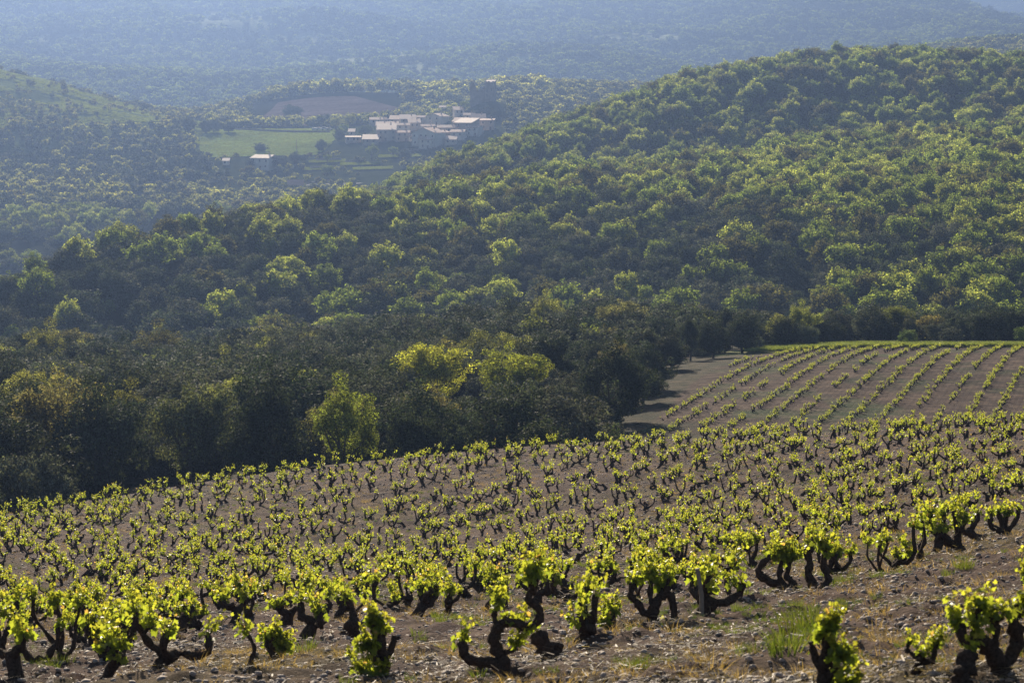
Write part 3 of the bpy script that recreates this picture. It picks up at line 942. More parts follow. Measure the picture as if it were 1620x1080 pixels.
for px, py, k, sc, rz, lab in MANUAL:
    x, y, z = hit(px, py, 20)
    kd = HERO[k] if isinstance(k, str) else HI[k]
    put_vine(kd, x, y, z + float(clod(x, y)) * 0.5, rz, sc, lab)
    placed.append((x, y))

rng = np.random.default_rng(21)
auto, beyond = [], []
for row in range(-9, 66):
    off = row * 2.9
    cnt = 0
    for t in np.arange(-70, 140, 1.12):
        tt = t + rng.normal(0, 0.28) + (row % 3) * 0.4
        o2 = off + rng.normal(0, 0.13)
        p = R0 + RN * o2 + RD * tt
        x, y = p
        if rng.uniform() < 0.08 or y < 40 or y > 164.5 - 2.5 * vnoise(x / 6, 0.5, 4): continue
        px = CX + F * x / y
        if px < -330 or px > 2000: continue
        if row <= 0 and y < 75: continue
        if placed and min((x - a) ** 2 + (y - b) ** 2 for a, b in placed) < 1.0: continue
        g = float(zf(x, y))
        py = HY - F * g / y
        if y < 52 and py > 955 + 0.02 * (810 - px): continue
        if -90 < px < 1700:
            cnt += 1
            auto.append((y, x, g, row, cnt))
        else:
            beyond.append((y, x, g))
auto.sort()
n_ind = 300 - len(MANUAL)
ADJ = ["gnarled", "crooked", "leafy", "dark-trunked", "stooping", "sprawling"]
row_ids = {r: i + 1 for i, r in enumerate(sorted({a[3] for a in auto[:n_ind]}))}
for (y, x, g, row, cnt) in auto[:n_ind]:
    if y < 66:
        k = HI[int(rng.integers(0, len(HI)))]
    else:
        k = MIDK[int(rng.integers(0, len(MIDK)))]
    arms_w = {1: "single-armed", 2: "two-armed", 3: "three-armed", 4: "four-armed", 5: "five-armed"}.get(k.na, "stubby")
    put_vine(k, x, y, g, rng.uniform(0, 6.28), float(np.interp(y, [48, 62, 85, 120, 165], [0.9, 0.78, 0.78, 0.86, 0.95])) * rng.uniform(0.85, 1.15),
             f"{arms_w} old vine, {ordw(cnt)} up the {ordw(row_ids[row])} slanting row counted from lower right", rng.normal(0, 0.05))
rest = auto[n_ind:] + beyond
P = np.array([(a[1], a[0], a[2]) for a in rest])
# the same kinds of vine further up the field, and the second field beyond the dip
def vine_protos(ks):
    out = []
    for k in ks:
        tv, tq, lv, lt, lc = k.raw
        tt = np.vstack([tq[:, [0, 1, 2]], tq[:, [0, 2, 3]]])
        V = np.vstack([tv, lv]); T = np.vstack([tt, lt + len(tv)])
        c = np.vstack([np.ones((len(tv), 3)), lc])
        out.append((V, T, c, np.concatenate([np.zeros(len(tt)), np.ones(len(lt))])))
    return out
def stuff_vines(name, P, sc, label):
    protos = vine_protos(MIDK)
    n = len(P)
    return stuff(name, protos, P, sc, rng.uniform(0, 6.28, n), rng.integers(0, len(protos), n), np.ones((n, 3)), [M_VINEWOOD, M_VINELEAF],
                 label, "grape vines", 0.05, rng)
P2 = []
for row in range(-30, 5):
    miss = rng.uniform(0.04, 0.22)
    for t in np.arange(-60, 120, 0.95):
        p = R02 + RN2 * (row * 2.3 + rng.normal(0, 0.08)) + RD2 * (t + rng.normal(0, 0.12))
        x, y = p
        if not in_second(x, y, -0.8 if row % 2 else -1.4) or y > 334 or y < 208: continue
        if rng.uniform() < miss or vnoise(t / 5, row * 3.3, 8) < 0.22: continue
        px = CX + F * x / y
        if px > 1720: continue
        P2.append((x, y, float(zf(x, y))))
P2 = np.array(P2)
PA = np.vstack([P, P2])
stuff_vines("distant_vines", PA, np.concatenate([np.interp(P[:, 1], [62, 85, 120, 165], [0.78, 0.78, 0.86, 0.95]) * rng.uniform(0.85, 1.15, len(P)), rng.uniform(0.58, 0.82, len(P2))]),
            "many small vines up the far field and in slanting rows across the second field")

# wooden stake beside the massive vine, rust-coloured dead shrub in the field
x, y, z = hit(1108, 986, 20)
y -= 0.3
st = MB(); st.tube([(0, 0, -0.2), (0.0, 0.02, 0.45), (-0.06, 0.03, 0.82)], [0.035, 0.034, 0.032], 8)
o = st.build("wooden_stake", M_STAKE); o.location = (x, y, z)
tag(o, "grey weathered wooden stake leaning among the arms of the massive dark vine", "stake")

# ------------------------------------------------------------------ stones, straw and grass on the vineyard floor
def rock_np(rng, n=1):
    ph = [(-1, 0), (0, 0)]
    t = (1 + 5 ** .5) / 2
    V = np.array([(-1, t, 0), (1, t, 0), (-1, -t, 0), (1, -t, 0), (0, -1, t), (0, 1, t), (0, -1, -t), (0, 1, -t), (t, 0, -1), (t, 0, 1), (-t, 0, -1), (-t, 0, 1)], float)
    T = np.array([(0, 11, 5), (0, 5, 1), (0, 1, 7), (0, 7, 10), (0, 10, 11), (1, 5, 9), (5, 11, 4), (11, 10, 2), (10, 7, 6), (7, 1, 8), (3, 9, 4), (3, 4, 2), (3, 2, 6), (3, 6, 8), (3, 8, 9), (4, 9, 5), (2, 4, 11), (6, 2, 10), (8, 6, 7), (9, 8, 1)])
    V = V / np.linalg.norm(V[0]) * 0.5
    V = V * rng.uniform(0.65, 1.25, (12, 1)) * np.array([1.0, rng.uniform(.55, .9), rng.uniform(.3, .6)])
    return V, T

def scatter_front(rng, n, d0, d1, power=1.0):
    u = rng.uniform(0, 1, n)
    y = d0 + (d1 - d0) * u ** power
    px = rng.uniform(-260, 1900, n)
    x = (px - CX) / F * y
    return x, y

rs = np.random.default_rng(33)
protos = []
for _ in range(7):
    V, T = rock_np(rs); protos.append((V, T, np.ones((len(V), 3)), np.zeros(len(T))))
x, y = scatter_front(rs, 115000, 22, 165, 1.35)
keep = fbm(x / 2.5, y / 2.5, 91, 3) + rs.uniform(-0.5, 0.9, len(x)) > 0.0
x, y = x[keep], y[keep]
sz = 0.025 + 0.10 * rs.uniform(0, 1, len(x)) ** 4 + 0.0005 * y
z = zf(x, y) + clod(x, y) + sz * 0.08
stuff("stones", protos, np.stack([x, y, z], 1), sz, rs.uniform(0, 6.28, len(x)), rs.integers(0, 7, len(x)), np.ones((len(x), 3)), [M_STONE],
      "pale broken stones strewn over the vineyard soil", "stones", 0.35, rs)

def blades_np(rng, n, spread, h, w, lean):
    V, T, c = [], [], []
    for i in range(n):
        a = rng.uniform(0, 6.28); r = spread * math.sqrt(rng.uniform())
        b = np.array([r * math.cos(a), r * math.sin(a), -0.02])
        d = np.array([math.cos(a) * lean * rng.uniform(0.3, 1.3) + rng.normal(0, .12), math.sin(a) * lean * rng.uniform(.3, 1.3) + rng.normal(0, .12), 1.0])
        L = h * rng.uniform(0.5, 1.15)
        q = rng.uniform(0, 6.28); s = np.array([math.cos(q), math.sin(q), 0]) * w
        m = b + d * L * 0.55; tip = b + d * L + np.array([d[0], d[1], -0.25]) * L * 0.45
        k = len(V)
        V += [b - s, b + s, m + s * .7, m - s * .7, tip]
        T += [(k, k + 1, k + 2), (k, k + 2, k + 3), (k + 3, k + 2, k + 4)]
        g = rng.uniform(0.75, 1.25)
        c += [(g, g, g)] * 5
    return np.array(V), np.array(T), np.array(c), np.zeros(len(T))
rg = np.random.default_rng(44)
gp = [blades_np(rg, 46, 0.10, 0.17, 0.0035, 0.4) for _ in range(4)]
x, y = scatter_front(rg, 10000, 24, 164, 1.0)
keep = fbm(x / 4, y / 4, 95, 3) > 0.12
x, y = x[keep], y[keep]
ex = [(1285, 1000, 2.2), (1265, 1005, 2.0), (1298, 1012, 1.9), (1250, 1030, 2.0), (1240, 1050, 1.7), (1275, 1025, 1.6), (100, 1055, 1.2), (72, 1062, 1.2), (1172, 968, 1.0), (1205, 965, 1.0), (700, 990, 1.1), (690, 985, 1.0),
      (1330, 925, 1.1), (1320, 925, 1.1), (1520, 902, 1.3), (1530, 904, 1.2), (1200, 888, 1.3), (1205, 890, 1.2), (480, 1030, 1.2), (470, 1032, 1.0), (340, 995, 1.1), (1430, 968, .9), (1435, 975, .9), (1530, 1000, .7), (1125, 978, 1.1), (1115, 982, 1.2), (655, 1015, 1.0), (850, 1000, 1.0), (1500, 955, .8),
      (1500, 910, 1.0), (1350, 915, 1.0), (150, 940, 1.2), (215, 925, 1.2), (60, 812, 1.4), (68, 815, 1.4), (420, 1020, .9)]
gx = [hit(p, q, 20)[:2] + (s,) for p, q, s in ex for _ in range(2)]
gx = [(a + rg.normal(0, .05), b + rg.normal(0, .12), s) for a, b, s in gx]
sc = rg.uniform(0.45, 0.95, len(x))
x = np.append(x, [g[0] for g in gx]); y = np.append(y, [g[1] for g in gx]); sc = np.append(sc, [g[2] for g in gx])
z = zf(x, y) + clod(x, y)
tint = np.array([0.065, 0.10, 0.022]) * rg.uniform(0.7, 1.3, (len(x), 1)) + rg.uniform(0, 0.05, (len(x), 1)) * np.array([1, .7, .2])
stuff("grass", gp, np.stack([x, y, z], 1), sc, rg.uniform(0, 6.28, len(x)), rg.integers(0, 4, len(x)), tint, [M_GRASS],
      "short green grass in tufts between the vines", "grass", 0.1, rg)
x, y = scatter_front(rg, 18000, 23, 164, 1.0)
keep = fbm(x / 3, y / 3, 99, 3) > -0.05
x, y = x[keep], y[keep]
ex = [(1050, 1000), (1060, 1008), (1075, 1010), (1020, 1000), (1085, 1020), (990, 1030), (1440, 905), (1455, 903), (1000, 1055), (405, 960), (355, 850), (950, 1040), (1380, 960), (1345, 930)]
gx = [hit(p, q, 20)[:2] for p, q in ex for _ in range(4)]
x = np.append(x, [g[0] + rg.normal(0, .15) for g in gx]); y = np.append(y, [g[1] + rg.normal(0, .3) for g in gx])
z = zf(x, y) + clod(x, y)
tint = np.array([0.30, 0.21, 0.12]) * rg.uniform(0.6, 1.25, (len(x), 1))
dp = [blades_np(rg, 30, 0.14, 0.11, 0.003, 1.1) for _ in range(4)]
stuff("dry_grass", dp, np.stack([x, y, z], 1), rg.uniform(0.5, 1.3, len(x)), rg.uniform(0, 6.28, len(x)), rg.integers(0, 4, len(x)), tint, [M_GRASS],
      "straw-coloured dry grass lying among the stones", "dry grass", 0.2, rg)
# straw and bark litter
def litter_np(rng):
    V, T, c = [], [], []
    for i in range(26):
        b = np.array([rng.normal(0, .22), rng.normal(0, .22), rng.uniform(0, .03)])
        a = rng.uniform(0, 6.28); L = rng.uniform(.03, .14); w = rng.uniform(.002, .006)
        d = np.array([math.cos(a), math.sin(a), rng.normal(0, .2)]) * L; s = np.array([-math.sin(a), math.cos(a), rng.uniform(-.6, .6)]) * w
        k = len(V)
        V += [b - s, b + s, b + d + s, b + d - s]; T += [(k, k + 1, k + 2), (k, k + 2, k + 3)]
        g = rng.uniform(.35, 1.3); c += [(g, g, g)] * 4
    return np.array(V), np.array(T), np.array(c), np.zeros(len(T))
lp = [litter_np(rg) for _ in range(6)]
x, y = scatter_front(rg, 5000, 22, 110, 1.7)
k = fbm(x / 1.5, y / 1.5, 97, 3) > 0.0
x, y = x[k], y[k]
z = zf(x, y) + clod(x, y) + 0.01
tint = np.array([0.24, 0.19, 0.15]) * rg.uniform(0.5, 1.5, (len(x), 1))
stuff("plant_litter", lp, np.stack([x, y, z], 1), rg.uniform(.7, 1.3, len(x)), rg.uniform(0, 6.28, len(x)), rg.integers(0, 6, len(x)), tint, [M_GRASS],
      "bits of straw and cut wood strewn on the soil", "litter", 0.1, rg)

# ------------------------------------------------------------------ trees
rt = np.random.default_rng(77)
class TreeKind:
    def __init__(self, rng, kind, n, size, mat):
        V, Q, c = crown_np(rng, n, size, kind)
        self.crown = mesh_np("crown", V, [Q], [mat], c)
        tv, tq = trunk_np(rng, kind)
        self.trunk = mesh_np("trunk", tv, [tq], [M_BARK], None, True)
OAKS = [TreeKind(rt, 'oak', 15000, 0.027, M_EVER) for _ in range(7)]
SPRS = [TreeKind(rt, 'spring', 17000, 0.021, M_SPRING) for _ in range(5)]
BUSH = [TreeKind(rt, 'bush', 7000, 0.042, M_EVER) for _ in range(3)]
CONE = [TreeKind(rt, 'cone', 12000, 0.026, M_EVER) for _ in range(2)]
T_OAK = np.array([0.048, 0.060, 0.036]); T_SPR = np.array([0.185, 0.192, 0.07]); T_BRN = np.array([0.085, 0.08, 0.052]); T_GRN = np.array([0.12, 0.155, 0.05])
T_GREY = np.array([0.095, 0.102, 0.082])

def put_tree(k, name, x, y, h, wf, tint, label, cat="tree", group="trees of the wood", rz=None, sink=0.0):
    z = float(zf(x, y)) - (0.13 * h if name in ('holm_oak', 'shrub') else 0.04 * h)
    t = thing(name, (x, y, z), label, cat, group, rt.uniform(0, 6.28) if rz is None else rz, (h * wf, h * wf, h))
    c = obj("crown", k.crown, t); c["tint"] = [float(v) for v in tint]
    obj("trunk", k.trunk, t)
    return t

LAND = []   # (x, y, radius) kept clear of the scattered trees
def landmark(px, D, w_m, top_py, k, name, tint, label, cat="tree"):
    x = (px - CX) / F * D
    z = float(zf(x, D))
    h = -(top_py - HY) / F * D - z
    put_tree(k, name, x, D, h, w_m / h / 0.95, tint, label, cat)
    LAND.append((x, D, w_m * 0.5))
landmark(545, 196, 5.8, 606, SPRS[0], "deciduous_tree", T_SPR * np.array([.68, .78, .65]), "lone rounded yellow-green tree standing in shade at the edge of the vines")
landmark(680, 262, 8.2, 534, SPRS[1], "deciduous_tree", T_SPR * np.array([1.2, 1.2, .8]), "bright yellow flat-topped tree, the paler of the two among dark oaks")
landmark(812, 252, 8.0, 541, SPRS[2], "deciduous_tree", T_SPR * np.array([.9, .97, .7]), "broad open-branched yellow-green tree beside the bright yellow one")
landmark(972, 243, 6.6, 527, OAKS[0], "holm_oak", T_OAK * 0.8, "large round nearly black oak at the corner of the second vineyard")
landmark(300, 212, 7.0, 590, OAKS[3], "deciduous_tree", np.array([.12, .13, .065]), "pale-topped tree with grey lower leaves among the tall dark oaks")
landmark(430, 205, 7.2, 570, OAKS[1], "holm_oak", T_OAK * 0.75, "tall dark oak between the pale-topped tree and the lone yellow-green tree")
landmark(165, 208, 7.6, 588, OAKS[2], "holm_oak", T_OAK * 0.9, "broad dark oak filling the edge of the wood near the left side")
landmark(940, 214, 4.2, 632, BUSH[0], "shrub", T_GRN, "feathery green shrub below the large round black oak", "shrub")
landmark(655, 200, 4.6, 612, OAKS[3], "holm_oak", T_OAK * 0.95, "small dark oak just beside the lone yellow-green tree")
landmark(740, 204, 5.6, 612, OAKS[4], "holm_oak", T_OAK * 1.05, "grey-leaved oak above the vines, below the two yellow trees")
landmark(1092, 318, 3.4, 492, CONE[0], "juniper_tree", T_OAK * 0.8, "dark upright conical tree above the top corner of the second vineyard")
landmark(1128, 322, 4.2, 490, OAKS[5], "holm_oak", T_OAK * 0.75, "egg-shaped dark oak next to the upright conical tree")
landmark(1175, 336, 5.0, 480, OAKS[6], "holm_oak", T_OAK * 0.8, "rounded dark oak standing over the uppermost short vine row")
landmark(1390, 352, 5.6, 492, OAKS[0], "holm_oak", T_OAK * 0.7, "black dome-shaped oak on the grass at the head of the rows")
landmark(1310, 356, 4.6, 492, OAKS[3], "holm_oak", T_OAK * 0.75, "dark oak left of the black dome at the head of the rows")
landmark(1565, 352, 6.0, 480, OAKS[2], "holm_oak", T_OAK * 0.8, "wide dark oak by the right edge above the second vineyard")
landmark(30, 186, 4.2, 668, BUSH[1], "shrub", T_GREY * 1.1, "grey-brown twiggy bush at the left edge beside the vines", "shrub")
landmark(90, 182, 3.6, 700, BUSH[2], "shrub", T_GREY, "low brown bush in front of the dark oaks near the left edge", "shrub")

# the wood between the vineyards and the valley
cand = []
for y in np.arange(176, 445, 4.3):
    for x in np.arange(-0.21 * y, 0.21 * y, 4.6):
        xx, yy = x + rt.uniform(-1.6, 1.6), y + rt.uniform(-1.6, 1.6)
        if yy < 177 or in_second(xx, yy, 2.2): continue
        if any((xx - a) ** 2 + (yy - b) ** 2 < (r * 0.85 + 1.2) ** 2 for a, b, r in LAND): continue
        px = CX + F * xx / yy
        if px < -110 or px > 1730: continue
        if yy < 232 and px > 940: continue
        if any(yy < b and yy > b - 34 and abs(px - (CX + F * a / b)) < r * 0.95 * F / b for a, b, r in LAND): continue
        cand.append((xx, yy, px))
cand = np.array(cand)
nz = fbm(cand[:, 0] / 16, cand[:, 1] / 20, 61, 3)
hts, kinds = [], []
for (x, y, px), q in zip(cand, nz):
    base = np.interp(px, [0, 500, 900, 1100, 1620], [8.2, 7.8, 6.4, 4.8, 5.2])
    if y < 192: base *= 0.5
    if px > 900 and y < 330: base = min(base, 4.6)
    if in_second(x, y, 7.0): base = min(base, 3.6) if rt.uniform() < 0.5 else base
    h = base * rt.uniform(0.55, 1.2)
    hts.append(h)
    u = rt.uniform()
    spring = 0.035 + (0.06 if q > 0.25 else 0) + (0.06 if px < 130 else 0)
    if h < 3.2: kinds.append('bush')
    elif u < spring and not (560 < px < 980 and y < 245): kinds.append('spring')
    elif u < spring + 0.02: kinds.append('brown')
    elif u < spring + 0.09: kinds.append('cone')
    else: kinds.append('oak')
# which of them the camera can see: nearest first, by column
order = np.argsort(cand[:, 1])
colmin = np.interp(np.arange(-200, 1821, 6), [0, 173, 432, 648, 994, 1306, 1620], [785, 757, 717, 695, 669, 656, 643]).astype(float)
show = np.zeros(len(cand))
for i in order:
    x, y, px = cand[i]
    top = HY - F * (float(zf(x, y)) + hts[i] * 0.96) / y
    w = hts[i] * 0.4 * F / y
    a, b = int((px - w + 200) / 6), int((px + w + 200) / 6) + 1
    a, b = max(a, 0), min(b, len(colmin))
    if a >= b: continue
    vis = np.clip(colmin[a:b] - top, 0, 1.2 * hts[i] * F / y)
    show[i] = vis.sum() * 6 * (1 if -20 < px < 1640 else 0.05)
    tb = top + 0.22 * hts[i] * F / y
    aa, bb = int((px - w * 0.7 + 200) / 6), int((px + w * 0.7 + 200) / 6) + 1
    colmin[max(aa, 0):bb] = np.minimum(colmin[max(aa, 0):bb], tb)
ind = [i for i in np.argsort(-show)[:245] if show[i] > 60]
NAMES = {'oak': ("holm_oak", OAKS), 'spring': ("deciduous_tree", SPRS), 'brown': ("deciduous_tree", SPRS), 'cone': ("juniper_tree", CONE), 'bush': ("shrub", BUSH)}
TINTS = {'oak': T_OAK, 'spring': T_SPR, 'brown': T_BRN, 'cone': T_OAK * 0.85, 'bush': (T_GRN + T_GREY) / 2}
WORDS = {'oak': "dark evergreen oak", 'spring': "yellow-green spring tree", 'brown': "brownish tree in new leaf", 'cone': "narrow dark conical tree", 'bush': "low rough shrub"}
def band(y, px):
    if px > 960 and y > 325: return "at the second vineyard's head"
    if y < 215: return "beside the near vines"
    if y < 262: return "behind the edge trees"
    if y < 320: return "midway up the wood"
    return "on the wood's skyline"
by_band = {}
for i in ind:
    by_band.setdefault((band(cand[i][1], cand[i][2]), kinds[i]), []).append(i)
left_over = [i for i in range(len(cand)) if i not in set(ind)]
def tree_tint(k):
    t = TINTS[k] * rt.uniform(0.75, 1.5)
    if k == 'oak' and rt.uniform() < 0.5: t = t * 0.4 + T_GREY * 0.85
    if k in ('oak', 'cone'): t = t * 0.8
    if k == 'spring': t = t * np.array([0.62, 0.66, 0.8])
    if k == 'bush': t = np.array([T_GRN, T_GREY, T_OAK][int(rt.integers(0, 3))]) * rt.uniform(.8, 1.1)
    return t * rt.uniform(0.94, 1.06, 3)
for (bd, k), ids in by_band.items():
    ids.sort(key=lambda i: cand[i][2])
    for n, i in enumerate(ids):
        x, y, px = cand[i]
        nm, ks = NAMES[k]
        put_tree(ks[int(rt.integers(0, len(ks)))], nm, x, y, hts[i], rt.uniform(0.85, 1.2), tree_tint(k),
                 f"{WORDS[k]} {bd}, {ordw(n + 1)} such from the left", "shrub" if k == 'bush' else "tree")

# the forest: far-off crowns that run into one mass
def crown_proto(rng, kind, n, size, m):
    V, Q, c = crown_np(rng, n, size, kind)
    return (V, Q, c, np.full(len(Q), m))
rf = np.random.default_rng(101)
def forest(name, P, h, sz, kind_idx, tint, n_leaf, leaf, label, per=4):
    protos = []
    for kd, m in (('oak', 0), ('spring', 1)):
        for _ in range(per): protos.append(crown_proto(rf, kd, n_leaf, leaf, m))
    n = len(P)
    idx = kind_idx * per + rf.integers(0, per, n)
    return stuff(name, protos, P, sz, rf.uniform(0, 6.28, n), idx, tint, [M_EVER, M_SPRING], label, "forest", 0.0, rf, scz=h / sz)

def scatter_grid(d0, d1, step, marg=(-160, 1780)):
    X, Y = [], []
    y = d0
    while y < d1:
        s = step(y) if callable(step) else step
        xs = np.arange((marg[0] - CX) / F * y, (marg[1] - CX) / F * y, s)
        X.append(xs + rf.uniform(-.48, .48, len(xs)) * s); Y.append(y + rf.uniform(-.48, .48, len(xs)) * s)
        y += s
    return np.concatenate(X), np.concatenate(Y)

# rest of the dark wood + the wooded hill
lo = np.array(left_over)
x1, y1 = cand[lo, 0], cand[lo, 1]
h1 = np.array(hts)[lo]; k1 = np.array([0 if kinds[i] in ('oak', 'cone', 'bush') else 1 for i in lo])
t1 = np.array([tree_tint(kinds[i]) for i in lo])
x, y = scatter_grid(445, 1330, 5.3)
px = CX + F * x / y
py = HY - F * zf(x, y) / y
dark = 0.40 + 0.40 * fbm(x / 70, y / 80, 111, 3) + 0.42 * sstep(300, 440, py) - 0.36 * sstep(900, 1400, px) - 0.26 * sstep(780, 1000, y) + 0.12 * sstep(500, 100, px)
ev = rf.uniform(0, 1, len(x)) < np.clip(dark, 0.10, 0.93)
h = (3.4 + 6.2 * rf.uniform(0, 1, len(x)) ** 1.3) * np.where(ev, 0.9, 1.08)
wd = h ** 0.75 * 1.62 * rf.uniform(0.8, 1.35, len(x))
tint = np.where(ev[:, None], T_OAK * 1.2, T_SPR * np.array([1.08, 1.18, 1.2])) * rf.uniform(0.75, 1.25, (len(x), 1))
u = rf.uniform(size=len(x))
gn = fbm(x / 40, y / 40, 131, 3)
tint = np.where(((~ev) & (u + gn * 0.35 < 0.25))[:, None], T_BRN * np.array([.9, .95, .9]) * rf.uniform(.7, 1.2, (len(x), 1)), tint)
tint = np.where((ev & (u < 0.35))[:, None], T_GREY * rf.uniform(.7, 1.1, (len(x), 1)), tint)
tint = np.where(((~ev) & (u > 0.6))[:, None], T_GRN * rf.uniform(.8, 1.3, (len(x), 1)), tint)
tint = tint * (1 + 0.22 * sstep(850, 1300, px) * sstep(420, 250, HY - F * zf(x, y) / y))[:, None]
clear = (y > 890) & (px < 420) & (fbm(x / 30, y / 40, 141, 3) < 0.0)
k = ~clear
x, y, h, wd, ev, tint = x[k], y[k], h[k], wd[k], ev[k], tint[k]
X = np.concatenate([x1, x]); Y = np.concatenate([y1, y])
forest("forest", np.stack([X, Y, zf(X, Y) - 0.3], 1), np.concatenate([h1, h]), np.concatenate([h1 * 1.1, wd]),
       np.concatenate([k1, (~ev).astype(int)]), np.vstack([t1, tint]), 3600, 0.047,
       "mixed wood of dark oaks and pale spring trees covering the hill beyond the vines", 5)

# the far valley, the slope on the left and the mountainside
x, y = scatter_grid(1330, 2500, 6.6)
px = CX + F * x / y; py = HY - F * zf(x, y) / y
inside = ((px > 310) & (px < 545) & (y > 1585) & (y < 1765)) | ((px > 395) & (px < 640) & (y > 1840) & (y < 2060))
vil = (px > 535) & (px < 800) & (y > 1565) & (y < 1765)
garden = (px > 330) & (px < 720) & (y > 1430) & (y < 1590)
lefts = (px < 330) & (y > 1500) & (y < 1950)
openn = fbm(x / 34, y / 42, 151, 3)
keep = ~inside & ~vil
terr = np.zeros(len(x), bool)
for l_, r_, d_ in ((490, 545, 1560), (540, 600, 1548), (600, 665, 1572), (480, 530, 1535), (225, 330, 1500), (195, 300, 1440), (560, 620, 1530)):
    terr |= (px > l_) & (px < r_) & (y > d_ - 22) & (y < d_ + 10)
keep &= ~terr
keep &= ~(garden & (openn < -0.1))
glade = ((px - 60) / 75) ** 2 + ((py - 122) / 15) ** 2 < 1 + fbm(x / 20, y / 40, 155, 3)
keep &= ~(lefts & ((py < 205) & (openn < 0.02) | glade) & (rf.uniform(0, 1, len(x)) < .9))
keep &= ~((y > 2050) & (fbm(x / 50, y / 90, 161, 4) > 0.16) & (rf.uniform(0, 1, len(x)) < .8))
x, y, px, py, lefts = x[keep], y[keep], px[keep], py[keep], lefts[keep]
dk = 0.35 + 0.5 * fbm(x / 60, y / 90, 171, 3) + 0.25 * (lefts & (py > 215))
strip = (px > 430) & (px < 860) & (y > 1960) & (y < 2300)
ev = rf.uniform(0, 1, len(x)) < np.where(strip, 0.08, np.clip(dk, 0.08, 0.9))
gard = (px > 330) & (px < 720) & (y > 1430) & (y < 1590)
h = rf.uniform(3.6, 8.2, len(x)) * np.where(strip, 1.45, 1.0) * np.where(lefts, np.where(py < 190, 0.6, 0.85), 1.0) * np.where(gard, 0.6, 1.0)
wd = h * rf.uniform(0.95, 1.3, len(x))
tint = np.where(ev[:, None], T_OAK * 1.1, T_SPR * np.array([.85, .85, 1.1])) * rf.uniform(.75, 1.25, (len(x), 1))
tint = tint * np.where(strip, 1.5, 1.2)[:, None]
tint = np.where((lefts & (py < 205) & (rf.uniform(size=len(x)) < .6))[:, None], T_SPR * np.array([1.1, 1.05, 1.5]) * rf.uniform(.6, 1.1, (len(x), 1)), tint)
u = rf.uniform(size=len(x))
tint = np.where((u < 0.25)[:, None], T_GREY * rf.uniform(.7, 1.2, (len(x), 1)), tint)
tint = np.where(((u > 0.92) & ~ev)[:, None], T_BRN * rf.uniform(.8, 1.2, (len(x), 1)), tint)
x2, y2 = scatter_grid(2500, 9600, lambda d: 7.6 + (d - 2500) * 0.0038)
keep = ~far_clear(x2, y2) | (rf.uniform(0, 1, len(x2)) < 0.06)
keep &= rf.uniform(0, 1, len(x2)) < 0.8 - 0.4 * fbm(x2 / 150, y2 / 210, 182, 3)
x2, y2 = x2[keep], y2[keep]
h2 = rf.uniform(5, 9, len(x2)) * (1 + (y2 - 2500) / 5000)
ev2 = rf.uniform(0, 1, len(x2)) < 0.5 + 0.4 * fbm(x2 / 150, y2 / 200, 191, 3)
t2 = np.where(ev2[:, None], T_OAK * 1.1, T_GRN) * rf.uniform(.75, 1.25, (len(x2), 1))
X = np.concatenate([x, x2]); Y = np.concatenate([y, y2])
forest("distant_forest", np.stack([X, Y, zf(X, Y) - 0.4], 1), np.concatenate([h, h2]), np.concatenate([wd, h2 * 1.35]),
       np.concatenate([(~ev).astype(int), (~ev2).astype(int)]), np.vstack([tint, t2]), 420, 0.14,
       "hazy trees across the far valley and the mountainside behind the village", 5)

TERRACES = [(490, 545, 1560), (540, 600, 1548), (600, 665, 1572), (480, 530, 1535), (225, 330, 1500), (195, 300, 1440), (560, 620, 1530)]
# ------------------------------------------------------------------ fields round the village
patch("meadow", [(318, 505, 1588), (316, 528, 1640), (322, 532, 1700), (340, 520, 1752)], 90, 70, (0.20, 0.27, 0.06), 0.5)
patch("ploughed_field", [(400, 540, 1800), (398, 625, 1860), (420, 630, 1950), (440, 560, 2040)], 80, 60, (0.12, 0.092, 0.088), 0.8)

# backlit grass standing on the meadow, the open hillside, the terraces and the grassy edge of the second vineyard
ra = np.random.default_rng(55)
gx, gy, gs = [], [], []
def sow(pl, pr, d0, d1, n, size, cond=None):
    y = ra.uniform(d0, d1, n); px = ra.uniform(pl, pr, n); x = (px - CX) / F * y
    if cond is not None:
        k = cond(x, y, px); x, y = x[k], y[k]
    gx.append(x); gy.append(y); gs.append(np.full(len(x), size) * ra.uniform(.6, 1.2, len(x)))
mead = lambda x, y, px: (px > np.interp(y, [1588, 1640, 1700, 1752], [318, 316, 322, 340])) & (px < np.interp(y, [1588, 1640, 1700, 1752], [505, 528, 532, 520]))
sow(310, 535, 1588, 1752, 9000, 1.0, mead)
sow(-60, 330, 1640, 1920, 16000, 1.3, lambda x, y, px: fbm(x / 18, y / 26, 156, 3) > -0.15)
for l, r_, d in TERRACES: sow(l, r_, d, d + 9, 900, 0.9)
sow(1180, 1720, 331, 346, 5000, 0.5, lambda x, y, px: in_second(x, y, 8.0))
sow(-50, 1700, 2200, 5600, 30000, 1.2, lambda x, y, px: far_clear(x, y))
gx, gy, gs = map(np.concatenate, (gx, gy, gs))
gz = zf(gx, gy) + 0.3
tint = np.array([0.15, 0.18, 0.055]) * ra.uniform(.75, 1.25, (len(gx), 1)) * (1 + 0.25 * fbm(gx / 20, gy / 30, 57, 3))[:, None]
mp = [blades_np(ra, 40, 0.8, 0.6, 0.05, 0.5) for _ in range(4)]
stuff("meadow_grass", mp, np.stack([gx, gy, gz], 1), gs, ra.uniform(0, 6.28, len(gx)), ra.integers(0, 4, len(gx)), tint, [M_GRASS],
      "sunlit grass on the meadow and open slopes round the village", "grass", 0.05, ra)

